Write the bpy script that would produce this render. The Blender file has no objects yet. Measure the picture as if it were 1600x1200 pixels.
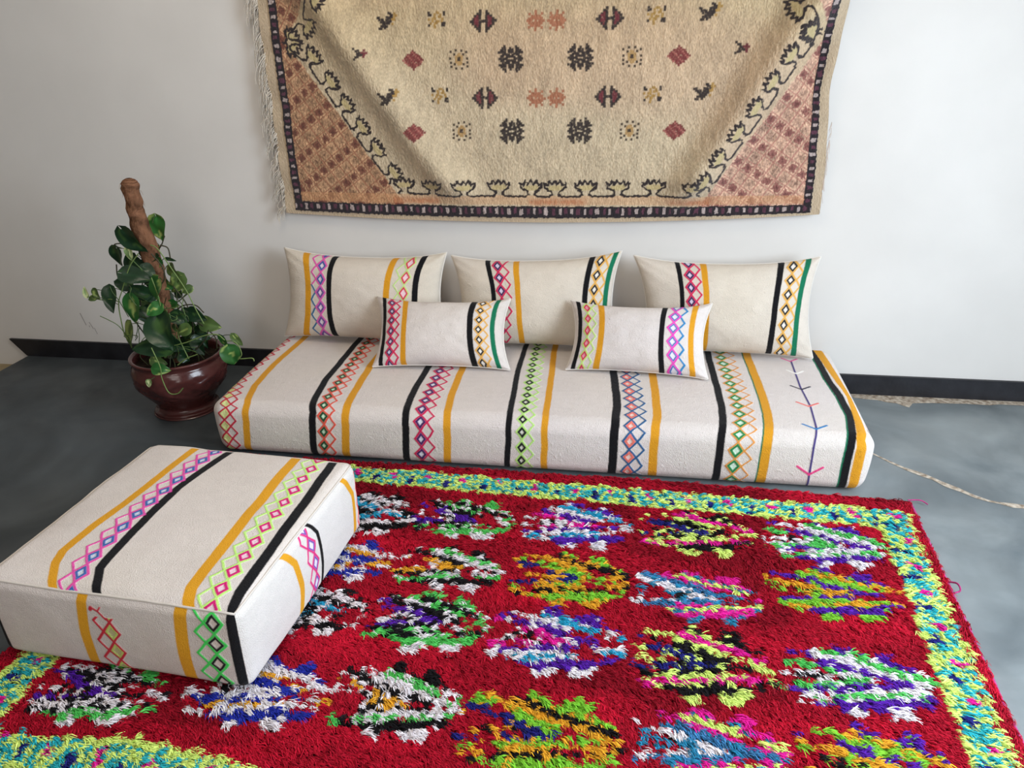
import numpy as np, math
rng = np.random.default_rng(7)

# ------------------------------------------------------------------ numeric helpers
def lin(c):
    c = np.asarray(c, float) / 255.0
    return np.where(c <= 0.04045, c / 12.92, ((c + 0.055) / 1.055) ** 2.4)

def sstep(a, b, x):
    t = np.clip((x - a) / (b - a), 0, 1)
    return t * t * (3 - 2 * t)

def vnoise(x, y, seed=0):
    """smooth value noise in [0,1] on arrays x, y"""
    g = np.random.default_rng(seed).random((64, 64))
    xi, yi = np.floor(x).astype(int), np.floor(y).astype(int)
    fx, fy = x - xi, y - yi
    fx, fy = fx * fx * (3 - 2 * fx), fy * fy * (3 - 2 * fy)
    a, b = g[xi % 64, yi % 64], g[(xi + 1) % 64, yi % 64]
    c, d = g[xi % 64, (yi + 1) % 64], g[(xi + 1) % 64, (yi + 1) % 64]
    return (a * (1 - fx) + b * fx) * (1 - fy) + (c * (1 - fx) + d * fx) * fy

def knots(ks):
    """[(s, x), ...] -> function x(s), linearly held at the ends"""
    ks = sorted(ks)
    s, x = np.array([k[0] for k in ks]), np.array([k[1] for k in ks])
    return lambda q: np.interp(q, s, x)

def round_map(P, half, r):
    """points P on the outer box -> points and normals on the rounded box"""
    h = np.array(half)
    inner = np.clip(P, -(h - r), h - r)
    d = P - inner
    n = d / np.maximum(np.linalg.norm(d, axis=-1, keepdims=True), 1e-9)
    return inner + r * n, n

def grid_faces(n1, n2, off=0, flip=False):
    i = np.arange(n1 - 1)[:, None] * n2 + np.arange(n2 - 1)[None, :]
    q = np.stack([i, i + n2, i + n2 + 1, i + 1], -1).reshape(-1, 4) + off
    return q[:, ::-1] if flip else q

# ------------------------------------------------------------------ mattress geometry
MX, MD, MH = 2.05, 0.695, 0.185          # width, depth, height; front face at y = -MD
def puff_mattress(X, half):
    u, v, w = X[..., 0] / half[0], X[..., 1] / half[1], X[..., 2] / half[2]
    Y = X.copy()
    mid = 1 - np.clip(w, -1, 1) ** 2
    Y[..., 0] += np.sign(u) * np.abs(u) ** 30 * (0.012 * mid + 0.010 * w - 0.006) * (1 - 0.4 * v * v)
    Y[..., 1] -= 0.010 * np.where(v < 0, np.abs(v) ** 8, 0) * mid * (1 - u ** 6)
    Y[..., 2] += np.where(w > 0, w, 0) * 0.008 * (1 - u ** 6) * (1 - v ** 4)
    Y[..., 2] += np.where(w > 0, w, 0) * 0.003 * (vnoise(X[..., 0] * 4 + 9, X[..., 1] * 4 + 9, 3) - .5)
    return Y
def mattress_grid(res):
    """(nx, ns) grid of the cover: back face, top, front face, underside; s = 0 at the back top edge"""
    hx, hy, hz = half = (MX / 2, MD / 2, MH / 2)
    x = np.linspace(-hx, hx, int(MX / res) + 1)
    s = np.concatenate([np.linspace(-MH, 0, 12)[:-1], np.linspace(0, MD + MH, int((MD + MH) / res) + 1),
                        np.linspace(MD + MH, 2 * MD + MH, 8)[1:]])
    py = np.interp(s, [-MH, 0, MD, MD + MH, 2 * MD + MH], [hy, hy, -hy, -hy, hy])
    pz = np.interp(s, [-MH, 0, MD, MD + MH, 2 * MD + MH], [-hz, hz, hz, -hz, -hz])
    P = np.empty((len(x), len(s), 3))
    P[..., 0] = x[:, None]; P[..., 1] = py; P[..., 2] = pz
    X, n = round_map(P, half, 0.042)
    X = puff_mattress(X, half)
    X += np.array([hx - 0.02, -hy - 0.006, hz])
    xx = np.broadcast_to((x + hx - 0.02)[:, None], P.shape[:2]); ss = np.broadcast_to(s[None], P.shape[:2])
    return X, n, xx, ss

# ------------------------------------------------------------------ drawing on a colour grid
class Canvas:
    """colour grid over a rectangle of cloth (first axis across, second axis up)"""
    def __init__(self, x0, x1, nx, y0, y1, ny, base):
        self.x = np.linspace(x0, x1, nx); self.y = np.linspace(y0, y1, ny)
        self.c = np.empty((nx, ny, 3)); self.c[:] = lin(base)
        self.h = np.zeros((nx, ny))
        self.px = (x1 - x0) / (nx - 1)
    def win(self, x0, x1, y0, y1):
        i0, i1 = np.searchsorted(self.x, [x0, x1]); j0, j1 = np.searchsorted(self.y, [y0, y1])
        sl = (slice(i0, i1), slice(j0, j1))
        X, Y = np.meshgrid(self.x[sl[0]], self.y[sl[1]], indexing='ij')
        return sl, X, Y
    def mix(self, sl, m, col, h=0.0):
        m = m[..., None]
        self.c[sl] = self.c[sl] * (1 - m) + lin(col) * m
        if h: self.h[sl] = np.maximum(self.h[sl], m[..., 0] * h)
    def line(self, pts, w, col, h=0.0, jag=0.0):
        e = self.px * 0.8
        for (ax, ay), (bx, by) in zip(pts[:-1], pts[1:]):
            g = w + e + 0.004
            sl, X, Y = self.win(min(ax, bx) - g, max(ax, bx) + g, min(ay, by) - g, max(ay, by) + g)
            if X.size == 0: continue
            if jag:
                X = X + jag * (vnoise(X * 160, Y * 160, 5) - .5); Y = Y + jag * (vnoise(X * 160 + 9, Y * 160, 6) - .5)
            dx, dy = bx - ax, by - ay
            L2 = dx * dx + dy * dy + 1e-12
            t = np.clip(((X - ax) * dx + (Y - ay) * dy) / L2, 0, 1)
            d = np.hypot(X - ax - t * dx, Y - ay - t * dy)
            self.mix(sl, 1 - sstep(w / 2 - e, w / 2 + e, d), col, h)
    def stamp(self, rows, cx, cy, cell, cols, flip=1, soft=True):
        nr, nc = len(rows), max(len(r) for r in rows)
        for j, r in enumerate(rows):
            for i, ch in enumerate(r):
                if ch in cols:
                    x = cx + flip * (i - (nc - 1) / 2) * cell; y = cy + ((nr - 1) / 2 - j) * cell
                    x += rng.normal() * cell * .12; y += rng.normal() * cell * .12
                    g = cell * 0.62
                    sl, X, Y = self.win(x - g * 1.3, x + g * 1.3, y - g * 1.3, y + g * 1.3)
                    if X.size:
                        d = np.maximum(np.abs(X - x), np.abs(Y - y))
                        self.mix(sl, (1 - sstep(g - self.px * .7, g + self.px * .7, d)) * .95, cols[ch])

def stripe(C, X, S, f, w, col, seed=1):
    c = f(S) + 0.0022 * (vnoise(S * 22, S * 0 + seed * 3.1, seed) - .5) + 0.0008 * (vnoise(S * 300, X * 100, seed + 5) - .5)
    d = np.abs(X - c); e = 0.0011
    m = (1 - sstep(w / 2 - e, w / 2 + e, d))[..., None]
    C[:] = C * (1 - m) + lin(col) * m

def lattice(C, H, X, S, f, w, pitch, outer, inner, fill, s0, s1, side=1, phase=0.0, lw=0.0064, ring=0.0070, fillr=None, two=None, inner_on=True, jit=1.0):
    """a column of full diamonds with a zigzag of half diamonds beside it, embroidered along s"""
    sel = (np.abs(X - f(S)) < 4 * w) & (S > s0) & (S < s1)
    if not sel.any(): return
    x, s = X[sel], S[sel]
    s = s + jit * 0.004 * (vnoise(s * 35, x * 25, 21) - .5)
    u = (x - f(s)) * side + jit * 0.003 * (vnoise(s * 60, x * 30, 22) - .5)
    ph = (s - s0) / pitch + phase
    d = 1 - 2 * np.abs(ph - np.floor(ph) - 0.5)             # 0 at the crossings, 1 at diamond centres
    k = 1 / math.sqrt(1 + (2 * w / pitch) ** 2)
    c, h = C[sel], H[sel]
    def put(m, col, hh=0.0012):
        nonlocal c
        m = m[..., None]; c = c * (1 - m) + lin(col) * m
        np.maximum(h, m[..., 0] * hh, out=h)
    e = 0.0011
    def ln(z, wd): return 1 - sstep(wd / 2 - e, wd / 2 + e, np.abs(u - z) * k)
    ins = (w * d - np.abs(u)) * k
    if fill is not None: put(sstep(lw * .3, lw * .3 + 2 * e, ins), fill, 0)
    if fillr is not None: put(((u > w * d) & (u < 2 * w - w * d)).astype(float), fillr, 0)
    m1 = ln(w * d, lw); m2 = ln(-w * d, lw); m3 = ln(2 * w - w * d, lw)
    par = (np.floor(ph).astype(int) % 2) == 0
    put(m3, two or outer)
    put(np.maximum(m1, m2), outer)
    if inner_on:
        put((1 - sstep(ring / 2 - e, ring / 2 + e, np.abs(ins - lw * .5 - ring * .5))) * (ins > 0), inner, 0.0015)
    C[sel] = c; H[sel] = h

# ------------------------------------------------------------------ blender helpers
import bpy, bmesh
from mathutils import Matrix, Vector
SC = bpy.context.scene
COL = SC.collection

def tag(o, label=None, cat=None, group=None, kind=None):
    if label: o['label'] = label
    if cat: o['category'] = cat
    if group: o['group'] = group
    if kind: o['kind'] = kind
    return o

def empty(name, loc, rz=0):
    o = bpy.data.objects.new(name, None); COL.objects.link(o)
    o.location = loc; o.rotation_euler = (0, 0, rz); o.empty_display_size = 0.05
    return o

def mesh_np(name, V, F, mats, col=None, parent=None, smooth=True, mat_idx=None):
    """vertices (n,3), quads (m,4) [or list of such], optional linear colours (n,3)"""
    V = np.asarray(V, np.float32).reshape(-1, 3); F = np.asarray(F, np.int32)
    m = bpy.data.meshes.new(name)
    m.vertices.add(len(V)); m.vertices.foreach_set('co', V.ravel())
    m.loops.add(F.size); m.loops.foreach_set('vertex_index', F.ravel())
    m.polygons.add(len(F)); m.polygons.foreach_set('loop_start', np.arange(len(F), dtype=np.int32) * F.shape[1])
    m.polygons.foreach_set('use_smooth', np.full(len(F), smooth))
    for k in (mats if isinstance(mats, (list, tuple)) else [mats]): m.materials.append(k)
    if mat_idx is not None: m.polygons.foreach_set('material_index', np.asarray(mat_idx, np.int32))
    if col is not None:
        a = m.color_attributes.new('Col', 'FLOAT_COLOR', 'POINT')
        c = np.ones((len(V), 4), np.float32); c[:, :3] = np.asarray(col).reshape(-1, 3)
        a.data.foreach_set('color', c.ravel())
    m.update(calc_edges=True); m.validate()
    o = bpy.data.objects.new(name, m); COL.objects.link(o)
    if parent: o.parent = parent
    return o

def from_bm(name, bm, mat, parent=None, smooth=False):
    m = bpy.data.meshes.new(name); bm.to_mesh(m); bm.free()
    for p in m.polygons: p.use_smooth = smooth
    for k in (mat if isinstance(mat, (list, tuple)) else [mat]): m.materials.append(k)
    o = bpy.data.objects.new(name, m); COL.objects.link(o)
    if parent: o.parent = parent
    return o

def bm_box(bm, lo, hi, mi=0):
    x0, y0, z0 = lo; x1, y1, z1 = hi
    v = [bm.verts.new(p) for p in ((x0,y0,z0),(x1,y0,z0),(x1,y1,z0),(x0,y1,z0),(x0,y0,z1),(x1,y0,z1),(x1,y1,z1),(x0,y1,z1))]
    for f in ((0,3,2,1),(4,5,6,7),(0,1,5,4),(1,2,6,5),(2,3,7,6),(3,0,4,7)):
        bm.faces.new([v[i] for i in f]).material_index = mi

def tube_np(pts, rad, ns=8):
    """swept tube through points, radius per point; returns V, F"""
    P = np.asarray(pts, float); n = len(P)
    rad = np.broadcast_to(np.asarray(rad, float), (n,))
    T = np.gradient(P, axis=0); T /= np.maximum(np.linalg.norm(T, axis=1, keepdims=True), 1e-9)
    ref = np.array([0.31, 0.87, 0.38]); A = np.cross(T, ref); A /= np.maximum(np.linalg.norm(A, axis=1, keepdims=True), 1e-9)
    B = np.cross(T, A)
    th = np.linspace(0, 2 * np.pi, ns, endpoint=False)
    V = P[:, None] + rad[:, None, None] * (np.cos(th)[None, :, None] * A[:, None] + np.sin(th)[None, :, None] * B[:, None])
    i = np.arange(n - 1)[:, None] * ns; j = np.arange(ns)[None]; j2 = (j + 1) % ns
    F = np.stack([i + j, i + j2, i + ns + j2, i + ns + j], -1).reshape(-1, 4)
    return V.reshape(-1, 3), F

def smooth_path(pts, k=6):
    """Catmull-Rom through points"""
    P = np.asarray(pts, float); P = np.vstack([2 * P[0] - P[1], P, 2 * P[-1] - P[-2]])
    out = []
    for i in range(1, len(P) - 2):
        t = np.linspace(0, 1, k, endpoint=False)[:, None]
        a, b, c, d = P[i - 1], P[i], P[i + 1], P[i + 2]
        out.append(.5 * (2 * b + (c - a) * t + (2 * a - 5 * b + 4 * c - d) * t * t + (3 * b - a - 3 * c + d) * t ** 3))
    out.append(P[-2][None])
    return np.vstack(out)

class Acc:
    def __init__(self): self.V, self.F, self.C, self.n = [], [], [], 0
    def add(self, V, F, col=None):
        self.V.append(np.asarray(V).reshape(-1, 3)); self.F.append(np.asarray(F) + self.n); k = len(self.V[-1]); self.n += k
        self.C.append(np.broadcast_to(col, (k, 3)) if col is not None else np.ones((k, 3)))
    def build(self, name, mat, parent=None, smooth=True):
        return mesh_np(name, np.vstack(self.V), np.vstack(self.F), mat, np.vstack(self.C), parent, smooth)

# ------------------------------------------------------------------ materials
def new_mat(name):
    m = bpy.data.materials.new(name); m.use_nodes = True
    nt = m.node_tree; b = nt.nodes['Principled BSDF']
    return m, nt, b
def N(nt, t, **kw):
    n = nt.nodes.new(t)
    for k, v in kw.items():
        if k in n.inputs: n.inputs[k].default_value = v
        else: setattr(n, k, v)
    return n
def rgba(c, a=1): return tuple(float(v) for v in lin(c)) + (a,)

def cloth_mat(name, scale=420, strength=.35, dist=.0016, rough=.95, sheen=.04, vary=.05, stretch=(1, 1, 1)):
    m, nt, b = new_mat(name)
    at = N(nt, 'ShaderNodeAttribute', attribute_name='Col')
    tc = N(nt, 'ShaderNodeTexCoord'); mp = N(nt, 'ShaderNodeMapping'); mp.inputs['Scale'].default_value = stretch
    nt.links.new(tc.outputs['Object'], mp.inputs['Vector'])
    n1 = N(nt, 'ShaderNodeTexNoise', Scale=scale, Detail=2.0); nt.links.new(mp.outputs['Vector'], n1.inputs['Vector'])
    n2 = N(nt, 'ShaderNodeTexNoise', Scale=scale * .12, Detail=3.0); nt.links.new(mp.outputs['Vector'], n2.inputs['Vector'])
    ad = N(nt, 'ShaderNodeMath', operation='MULTIPLY_ADD'); ad.inputs[1].default_value = 0.7
    nt.links.new(n2.outputs['Fac'], ad.inputs[0]); nt.links.new(n1.outputs['Fac'], ad.inputs[2])
    bp = N(nt, 'ShaderNodeBump', Strength=strength, Distance=dist); nt.links.new(ad.outputs[0], bp.inputs['Height'])
    nt.links.new(bp.outputs['Normal'], b.inputs['Normal'])
    mr = N(nt, 'ShaderNodeMapRange'); mr.inputs['From Min'].default_value = .3; mr.inputs['From Max'].default_value = .7
    mr.inputs['To Min'].default_value = 1 - vary; mr.inputs['To Max'].default_value = 1 + vary
    nt.links.new(n1.outputs['Fac'], mr.inputs['Value'])
    vm = N(nt, 'ShaderNodeVectorMath', operation='SCALE'); nt.links.new(at.outputs['Color'], vm.inputs[0]); nt.links.new(mr.outputs['Result'], vm.inputs['Scale'])
    nt.links.new(vm.outputs['Vector'], b.inputs['Base Color'])
    b.inputs['Roughness'].default_value = rough; b.inputs['Sheen Weight'].default_value = sheen
    b.inputs['Specular IOR Level'].default_value = .2
    return m

def noise_mat(name, c1, c2, scale=8, rough=.6, bump=0, bscale=None, spec=.5, detail=6, r2=None, lo=.35, hi=.65):
    m, nt, b = new_mat(name)
    tc = N(nt, 'ShaderNodeTexCoord')
    n1 = N(nt, 'ShaderNodeTexNoise', Scale=scale, Detail=detail); nt.links.new(tc.outputs['Object'], n1.inputs['Vector'])
    cr = N(nt, 'ShaderNodeValToRGB'); cr.color_ramp.elements[0].position = lo; cr.color_ramp.elements[1].position = hi
    cr.color_ramp.elements[0].color = rgba(c1); cr.color_ramp.elements[1].color = rgba(c2)
    nt.links.new(n1.outputs['Fac'], cr.inputs['Fac']); nt.links.new(cr.outputs['Color'], b.inputs['Base Color'])
    b.inputs['Roughness'].default_value = rough; b.inputs['Specular IOR Level'].default_value = spec
    if r2 is not None:
        mr = N(nt, 'ShaderNodeMapRange'); mr.inputs['To Min'].default_value = rough; mr.inputs['To Max'].default_value = r2
        mr.inputs['From Min'].default_value = .3; mr.inputs['From Max'].default_value = .7
        nt.links.new(n1.outputs['Fac'], mr.inputs['Value']); nt.links.new(mr.outputs['Result'], b.inputs['Roughness'])
    if bump:
        n2 = N(nt, 'ShaderNodeTexNoise', Scale=bscale or scale * 6, Detail=4.0); nt.links.new(tc.outputs['Object'], n2.inputs['Vector'])
        bp = N(nt, 'ShaderNodeBump', Strength=bump, Distance=.004); nt.links.new(n2.outputs['Fac'], bp.inputs['Height'])
        nt.links.new(bp.outputs['Normal'], b.inputs['Normal'])
    return m

def attr_mat(name, rough=.5, spec=.5, trans=0, bump=0, bscale=200, subs=0):
    m, nt, b = new_mat(name)
    at = N(nt, 'ShaderNodeAttribute', attribute_name='Col')
    nt.links.new(at.outputs['Color'], b.inputs['Base Color'])
    b.inputs['Roughness'].default_value = rough; b.inputs['Specular IOR Level'].default_value = spec
    if bump:
        tc = N(nt, 'ShaderNodeTexCoord')
        n2 = N(nt, 'ShaderNodeTexNoise', Scale=bscale, Detail=4.0); nt.links.new(tc.outputs['Object'], n2.inputs['Vector'])
        bp = N(nt, 'ShaderNodeBump', Strength=bump, Distance=.003); nt.links.new(n2.outputs['Fac'], bp.inputs['Height'])
        nt.links.new(bp.outputs['Normal'], b.inputs['Normal'])
    if trans:
        out = nt.nodes['Material Output']; tr = N(nt, 'ShaderNodeBsdfTranslucent'); mx = N(nt, 'ShaderNodeMixShader'); mx.inputs[0].default_value = trans
        nt.links.new(at.outputs['Color'], tr.inputs['Color'])
        nt.links.new(b.outputs['BSDF'], mx.inputs[1]); nt.links.new(tr.outputs['BSDF'], mx.inputs[2]); nt.links.new(mx.outputs[0], out.inputs['Surface'])
    return m

M_WALL = noise_mat('wall_paint', (216, 212, 207), (222, 218, 213), 3, .75, .05, 60, .25)
M_WALL2 = noise_mat('darkened_wall_paint', (112, 104, 98), (120, 112, 104), 3, .8, spec=.2)  # unseen left and front walls, toned dark to cut bounce light
M_CEIL = noise_mat('ceiling_paint', (222, 216, 206), (226, 221, 212), 3, .8, spec=.2)
M_BASE = noise_mat('black_skirting_paint', (24, 24, 28), (38, 38, 43), 14, .45, .15, 90, .4)
def floor_mat():
    """polished concrete: window light falloff put into the colour, dark left to pale right"""
    m, nt, bs = new_mat('grey_polished_concrete')
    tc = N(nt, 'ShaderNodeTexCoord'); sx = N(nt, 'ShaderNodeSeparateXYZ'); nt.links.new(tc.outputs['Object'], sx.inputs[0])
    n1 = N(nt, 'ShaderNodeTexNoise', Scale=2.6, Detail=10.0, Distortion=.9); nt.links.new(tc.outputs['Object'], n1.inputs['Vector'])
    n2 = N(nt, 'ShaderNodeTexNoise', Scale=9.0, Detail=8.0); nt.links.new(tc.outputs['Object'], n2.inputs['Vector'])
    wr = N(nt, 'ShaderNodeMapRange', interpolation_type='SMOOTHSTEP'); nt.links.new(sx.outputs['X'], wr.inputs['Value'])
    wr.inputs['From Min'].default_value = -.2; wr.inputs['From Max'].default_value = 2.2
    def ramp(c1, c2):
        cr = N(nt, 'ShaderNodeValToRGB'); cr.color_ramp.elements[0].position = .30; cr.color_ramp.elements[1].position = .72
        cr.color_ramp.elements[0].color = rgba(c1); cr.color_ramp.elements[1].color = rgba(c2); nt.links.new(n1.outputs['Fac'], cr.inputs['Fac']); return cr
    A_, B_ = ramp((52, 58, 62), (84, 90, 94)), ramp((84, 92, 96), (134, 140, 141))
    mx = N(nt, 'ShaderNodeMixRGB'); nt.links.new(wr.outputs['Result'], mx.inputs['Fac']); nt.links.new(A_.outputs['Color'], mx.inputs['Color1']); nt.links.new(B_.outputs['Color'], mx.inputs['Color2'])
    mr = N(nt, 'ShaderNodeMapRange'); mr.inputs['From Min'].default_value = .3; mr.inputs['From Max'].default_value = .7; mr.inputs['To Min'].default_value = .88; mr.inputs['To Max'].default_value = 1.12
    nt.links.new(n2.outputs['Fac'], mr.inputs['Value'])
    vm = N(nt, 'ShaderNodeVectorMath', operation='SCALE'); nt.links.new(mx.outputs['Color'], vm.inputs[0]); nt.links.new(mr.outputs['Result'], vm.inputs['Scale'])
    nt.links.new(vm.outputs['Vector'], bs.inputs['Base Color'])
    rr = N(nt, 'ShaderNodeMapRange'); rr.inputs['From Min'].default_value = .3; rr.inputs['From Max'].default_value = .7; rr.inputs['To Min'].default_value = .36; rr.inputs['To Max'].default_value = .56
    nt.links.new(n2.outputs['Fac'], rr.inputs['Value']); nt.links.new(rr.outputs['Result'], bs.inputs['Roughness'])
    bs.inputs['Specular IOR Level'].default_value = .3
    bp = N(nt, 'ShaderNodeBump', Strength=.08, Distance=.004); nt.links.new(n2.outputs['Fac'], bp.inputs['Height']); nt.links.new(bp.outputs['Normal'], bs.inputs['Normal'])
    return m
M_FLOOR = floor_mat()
M_CRACK = noise_mat('tan_cement_crack', (128, 112, 96), (196, 184, 168), 60, .9, .4, 120, .1)
M_LOWER = noise_mat('tan_lower_floor', (150, 132, 98), (172, 155, 120), 9, .6, .05)
M_SCUFF = noise_mat('grey_scuff', (140, 132, 130), (160, 152, 150), 30, .8)
M_KILIM = cloth_mat('handwoven_wool_cover', 420, .75, .003)
M_CUSH = cloth_mat('handwoven_cushion_wool', 420, .7, .003)
M_SEAM = cloth_mat('seam_cloth', 700, .3, .001)
M_WRUG = cloth_mat('knotted_pile_wool', 260, .8, .004, .95, .3, .10, (1, 1, .45))
M_FRINGE = attr_mat('fringe_yarn', .9, .1)
M_YARN = attr_mat('shag_yarn', .8, .15)
M_BACK = noise_mat('rug_backing', (70, 20, 26), (110, 20, 30), 60, .95, .3, 200, .1)
M_CORD = noise_mat('pink_cord', (150, 50, 100), (190, 70, 130), 90, .9, .3, 300, .1)
M_POT = noise_mat('brown_glazed_ceramic', (66, 33, 31), (90, 48, 46), 9, .20, .15, 50, .5)
M_SOIL = noise_mat('dark_soil', (24, 18, 14), (48, 38, 30), 60, .95, .8, 120, .1)
M_MOSS = attr_mat('coir_pole', .95, .05, 0, .9, 160)
M_LEAF = attr_mat('pothos_leaf', .32, .5, .12)
M_VINE = attr_mat('pothos_vine', .5, .3)

# ------------------------------------------------------------------ camera
cam_d = bpy.data.cameras.new('camera'); cam = bpy.data.objects.new('camera', cam_d); COL.objects.link(cam)
R_ = Vector((0.98681427, 0.16027277, -0.02258838)); U_ = Vector((-0.04696661, 0.41709891, 0.90764676)); F_ = Vector((-0.15489265, 0.89461787, -0.41912662))
cam.matrix_world = Matrix(((R_.x, U_.x, -F_.x, 1.34655563), (R_.y, U_.y, -F_.y, -2.81851367), (R_.z, U_.z, -F_.z, 1.29587610), (0, 0, 0, 1)))
cam_d.sensor_width = 36; cam_d.sensor_fit = 'HORIZONTAL'; cam_d.lens = 1241.02 / 1600 * 36; cam_d.clip_start = .05
SC.camera = cam

# ------------------------------------------------------------------ the room
WX0, WX1, WY0, WZ1, WY = -2.5, 3.35, -4.8, 2.7, 0.012
EDGE = -1.285                                    # the raised floor ends here
bm = bmesh.new()
bm_box(bm, (-2.6, WY, -.25), (WX1 + .15, WY + .15, WZ1))
def scuff(bm, x0, z0, x1, z1, w):                # pencil-like scuffs on the plaster
    d = Vector((z1 - z0, 0, -(x1 - x0))).normalized() * w
    vs = [bm.verts.new((x, WY - .0006, z)) for x, z in ((x0 - d.x, z0 - d.z), (x0 + d.x, z0 + d.z), (x1 + d.x, z1 + d.z), (x1 - d.x, z1 - d.z))]
    bm.faces.new(vs).material_index = 1
for q in ((-.985, .205, -.97, .15, .0014), (-.953, .165, -.94, .135, .0012), (-.957, .15, -.955, .142, .0012), (-.935, .14, -.928, .112, .001)): scuff(bm, *q)
tag(from_bm('wall_back', bm, [M_WALL, M_SCUFF]), kind='structure')
bm = bmesh.new()                                 # right wall with a window opening
a, b_, lo, hi = -2.75, -1.05, .4, 2.2
bm_box(bm, (WX1, WY0, -.25), (WX1 + .15, a, WZ1)); bm_box(bm, (WX1, b_, -.25), (WX1 + .15, WY, WZ1))
bm_box(bm, (WX1, a, -.25), (WX1 + .15, b_, lo)); bm_box(bm, (WX1, a, hi), (WX1 + .15, b_, WZ1))
tag(from_bm('wall_right', bm, M_WALL), kind='structure')
bm = bmesh.new(); bm_box(bm, (-2.6, WY0, -.25), (-2.5, WY, WZ1)); tag(from_bm('wall_left', bm, M_WALL2), kind='structure')
bm = bmesh.new(); bm_box(bm, (-2.6, WY0 - .1, -.25), (WX1 + .15, WY0, WZ1)); tag(from_bm('wall_front', bm, M_WALL2), kind='structure')
bm = bmesh.new(); bm_box(bm, (-2.6, WY0, WZ1), (WX1 + .15, WY + .15, WZ1 + .1)); tag(from_bm('ceiling', bm, M_CEIL), kind='structure')
# floor: raised concrete slab, its crack and broken edge, and the lower tan level on the left
bm = bmesh.new()
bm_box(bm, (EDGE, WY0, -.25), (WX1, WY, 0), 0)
bm_box(bm, (-2.5, WY0, -.25), (EDGE, WY, -.05), 2)
def ribbon(bm, pts, z=.0008, mi=1):
    L = [(bm.verts.new((x, y - w, z)), bm.verts.new((x, y + w, z))) for x, y, w in pts]
    for p, q in zip(L[:-1], L[1:]): bm.faces.new((p[0], q[0], q[1], p[1])).material_index = mi
cr = [(2.075, -0.415, 0.004), (2.11, -0.457, 0.004), (2.143, -0.497, 0.005), (2.18, -0.536, 0.006), (2.218, -0.565, 0.009), (2.24, -0.581, 0.007), (2.267, -0.615, 0.01), (2.302, -0.642, 0.008), (2.328, -0.67, 0.007), (2.363, -0.693, 0.004), (2.386, -0.7, 0.003), (2.417, -0.709, 0.008), (2.449, -0.712, 0.007), (2.508, -0.73, 0.006), (2.603, -0.737, 0.006)]
br = [(2.128, -0.024, 0.008), (2.17, -0.032, 0.01), (2.214, -0.035, 0.012), (2.244, -0.048, 0.014), (2.275, -0.055, 0.012), (2.298, -0.068, 0.025), (2.31, -0.072, 0.028), (2.331, -0.048, 0.012), (2.388, -0.039, 0.012), (2.453, -0.037, 0.009), (2.519, -0.032, 0.01), (2.593, -0.034, 0.011), (2.628, -0.025, 0.008), (2.712, -0.025, 0.009), (2.835, -0.032, 0.009), (3.019, -0.03, 0.009)]
ribbon(bm, [(x, y, w * 1.5) for x, y, w in cr])
L_ = [(bm.verts.new((x, y - w * .7, .0008)), bm.verts.new((x, .004, .0008))) for x, y, w in br]
for p, q in zip(L_[:-1], L_[1:]): bm.faces.new((p[0], q[0], q[1], p[1])).material_index = 1
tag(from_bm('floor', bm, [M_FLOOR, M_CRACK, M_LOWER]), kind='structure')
# black baseboard, its left end cut on a slant
bm = bmesh.new()
pr = [(-1.289, 0.0005), (WX1, 0.0005), (WX1, .0765), (-1.355, .0765)]
f0 = [bm.verts.new((x, 0.0, z)) for x, z in pr]; f1 = [bm.verts.new((x, WY, z)) for x, z in pr]
bm.faces.new(f0); bm.faces.new(f1[::-1])
for i in range(4): bm.faces.new((f0[(i + 1) % 4], f0[i], f1[i], f1[(i + 1) % 4]))
tag(from_bm('baseboard_back', bm, M_BASE), kind='structure')

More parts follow.
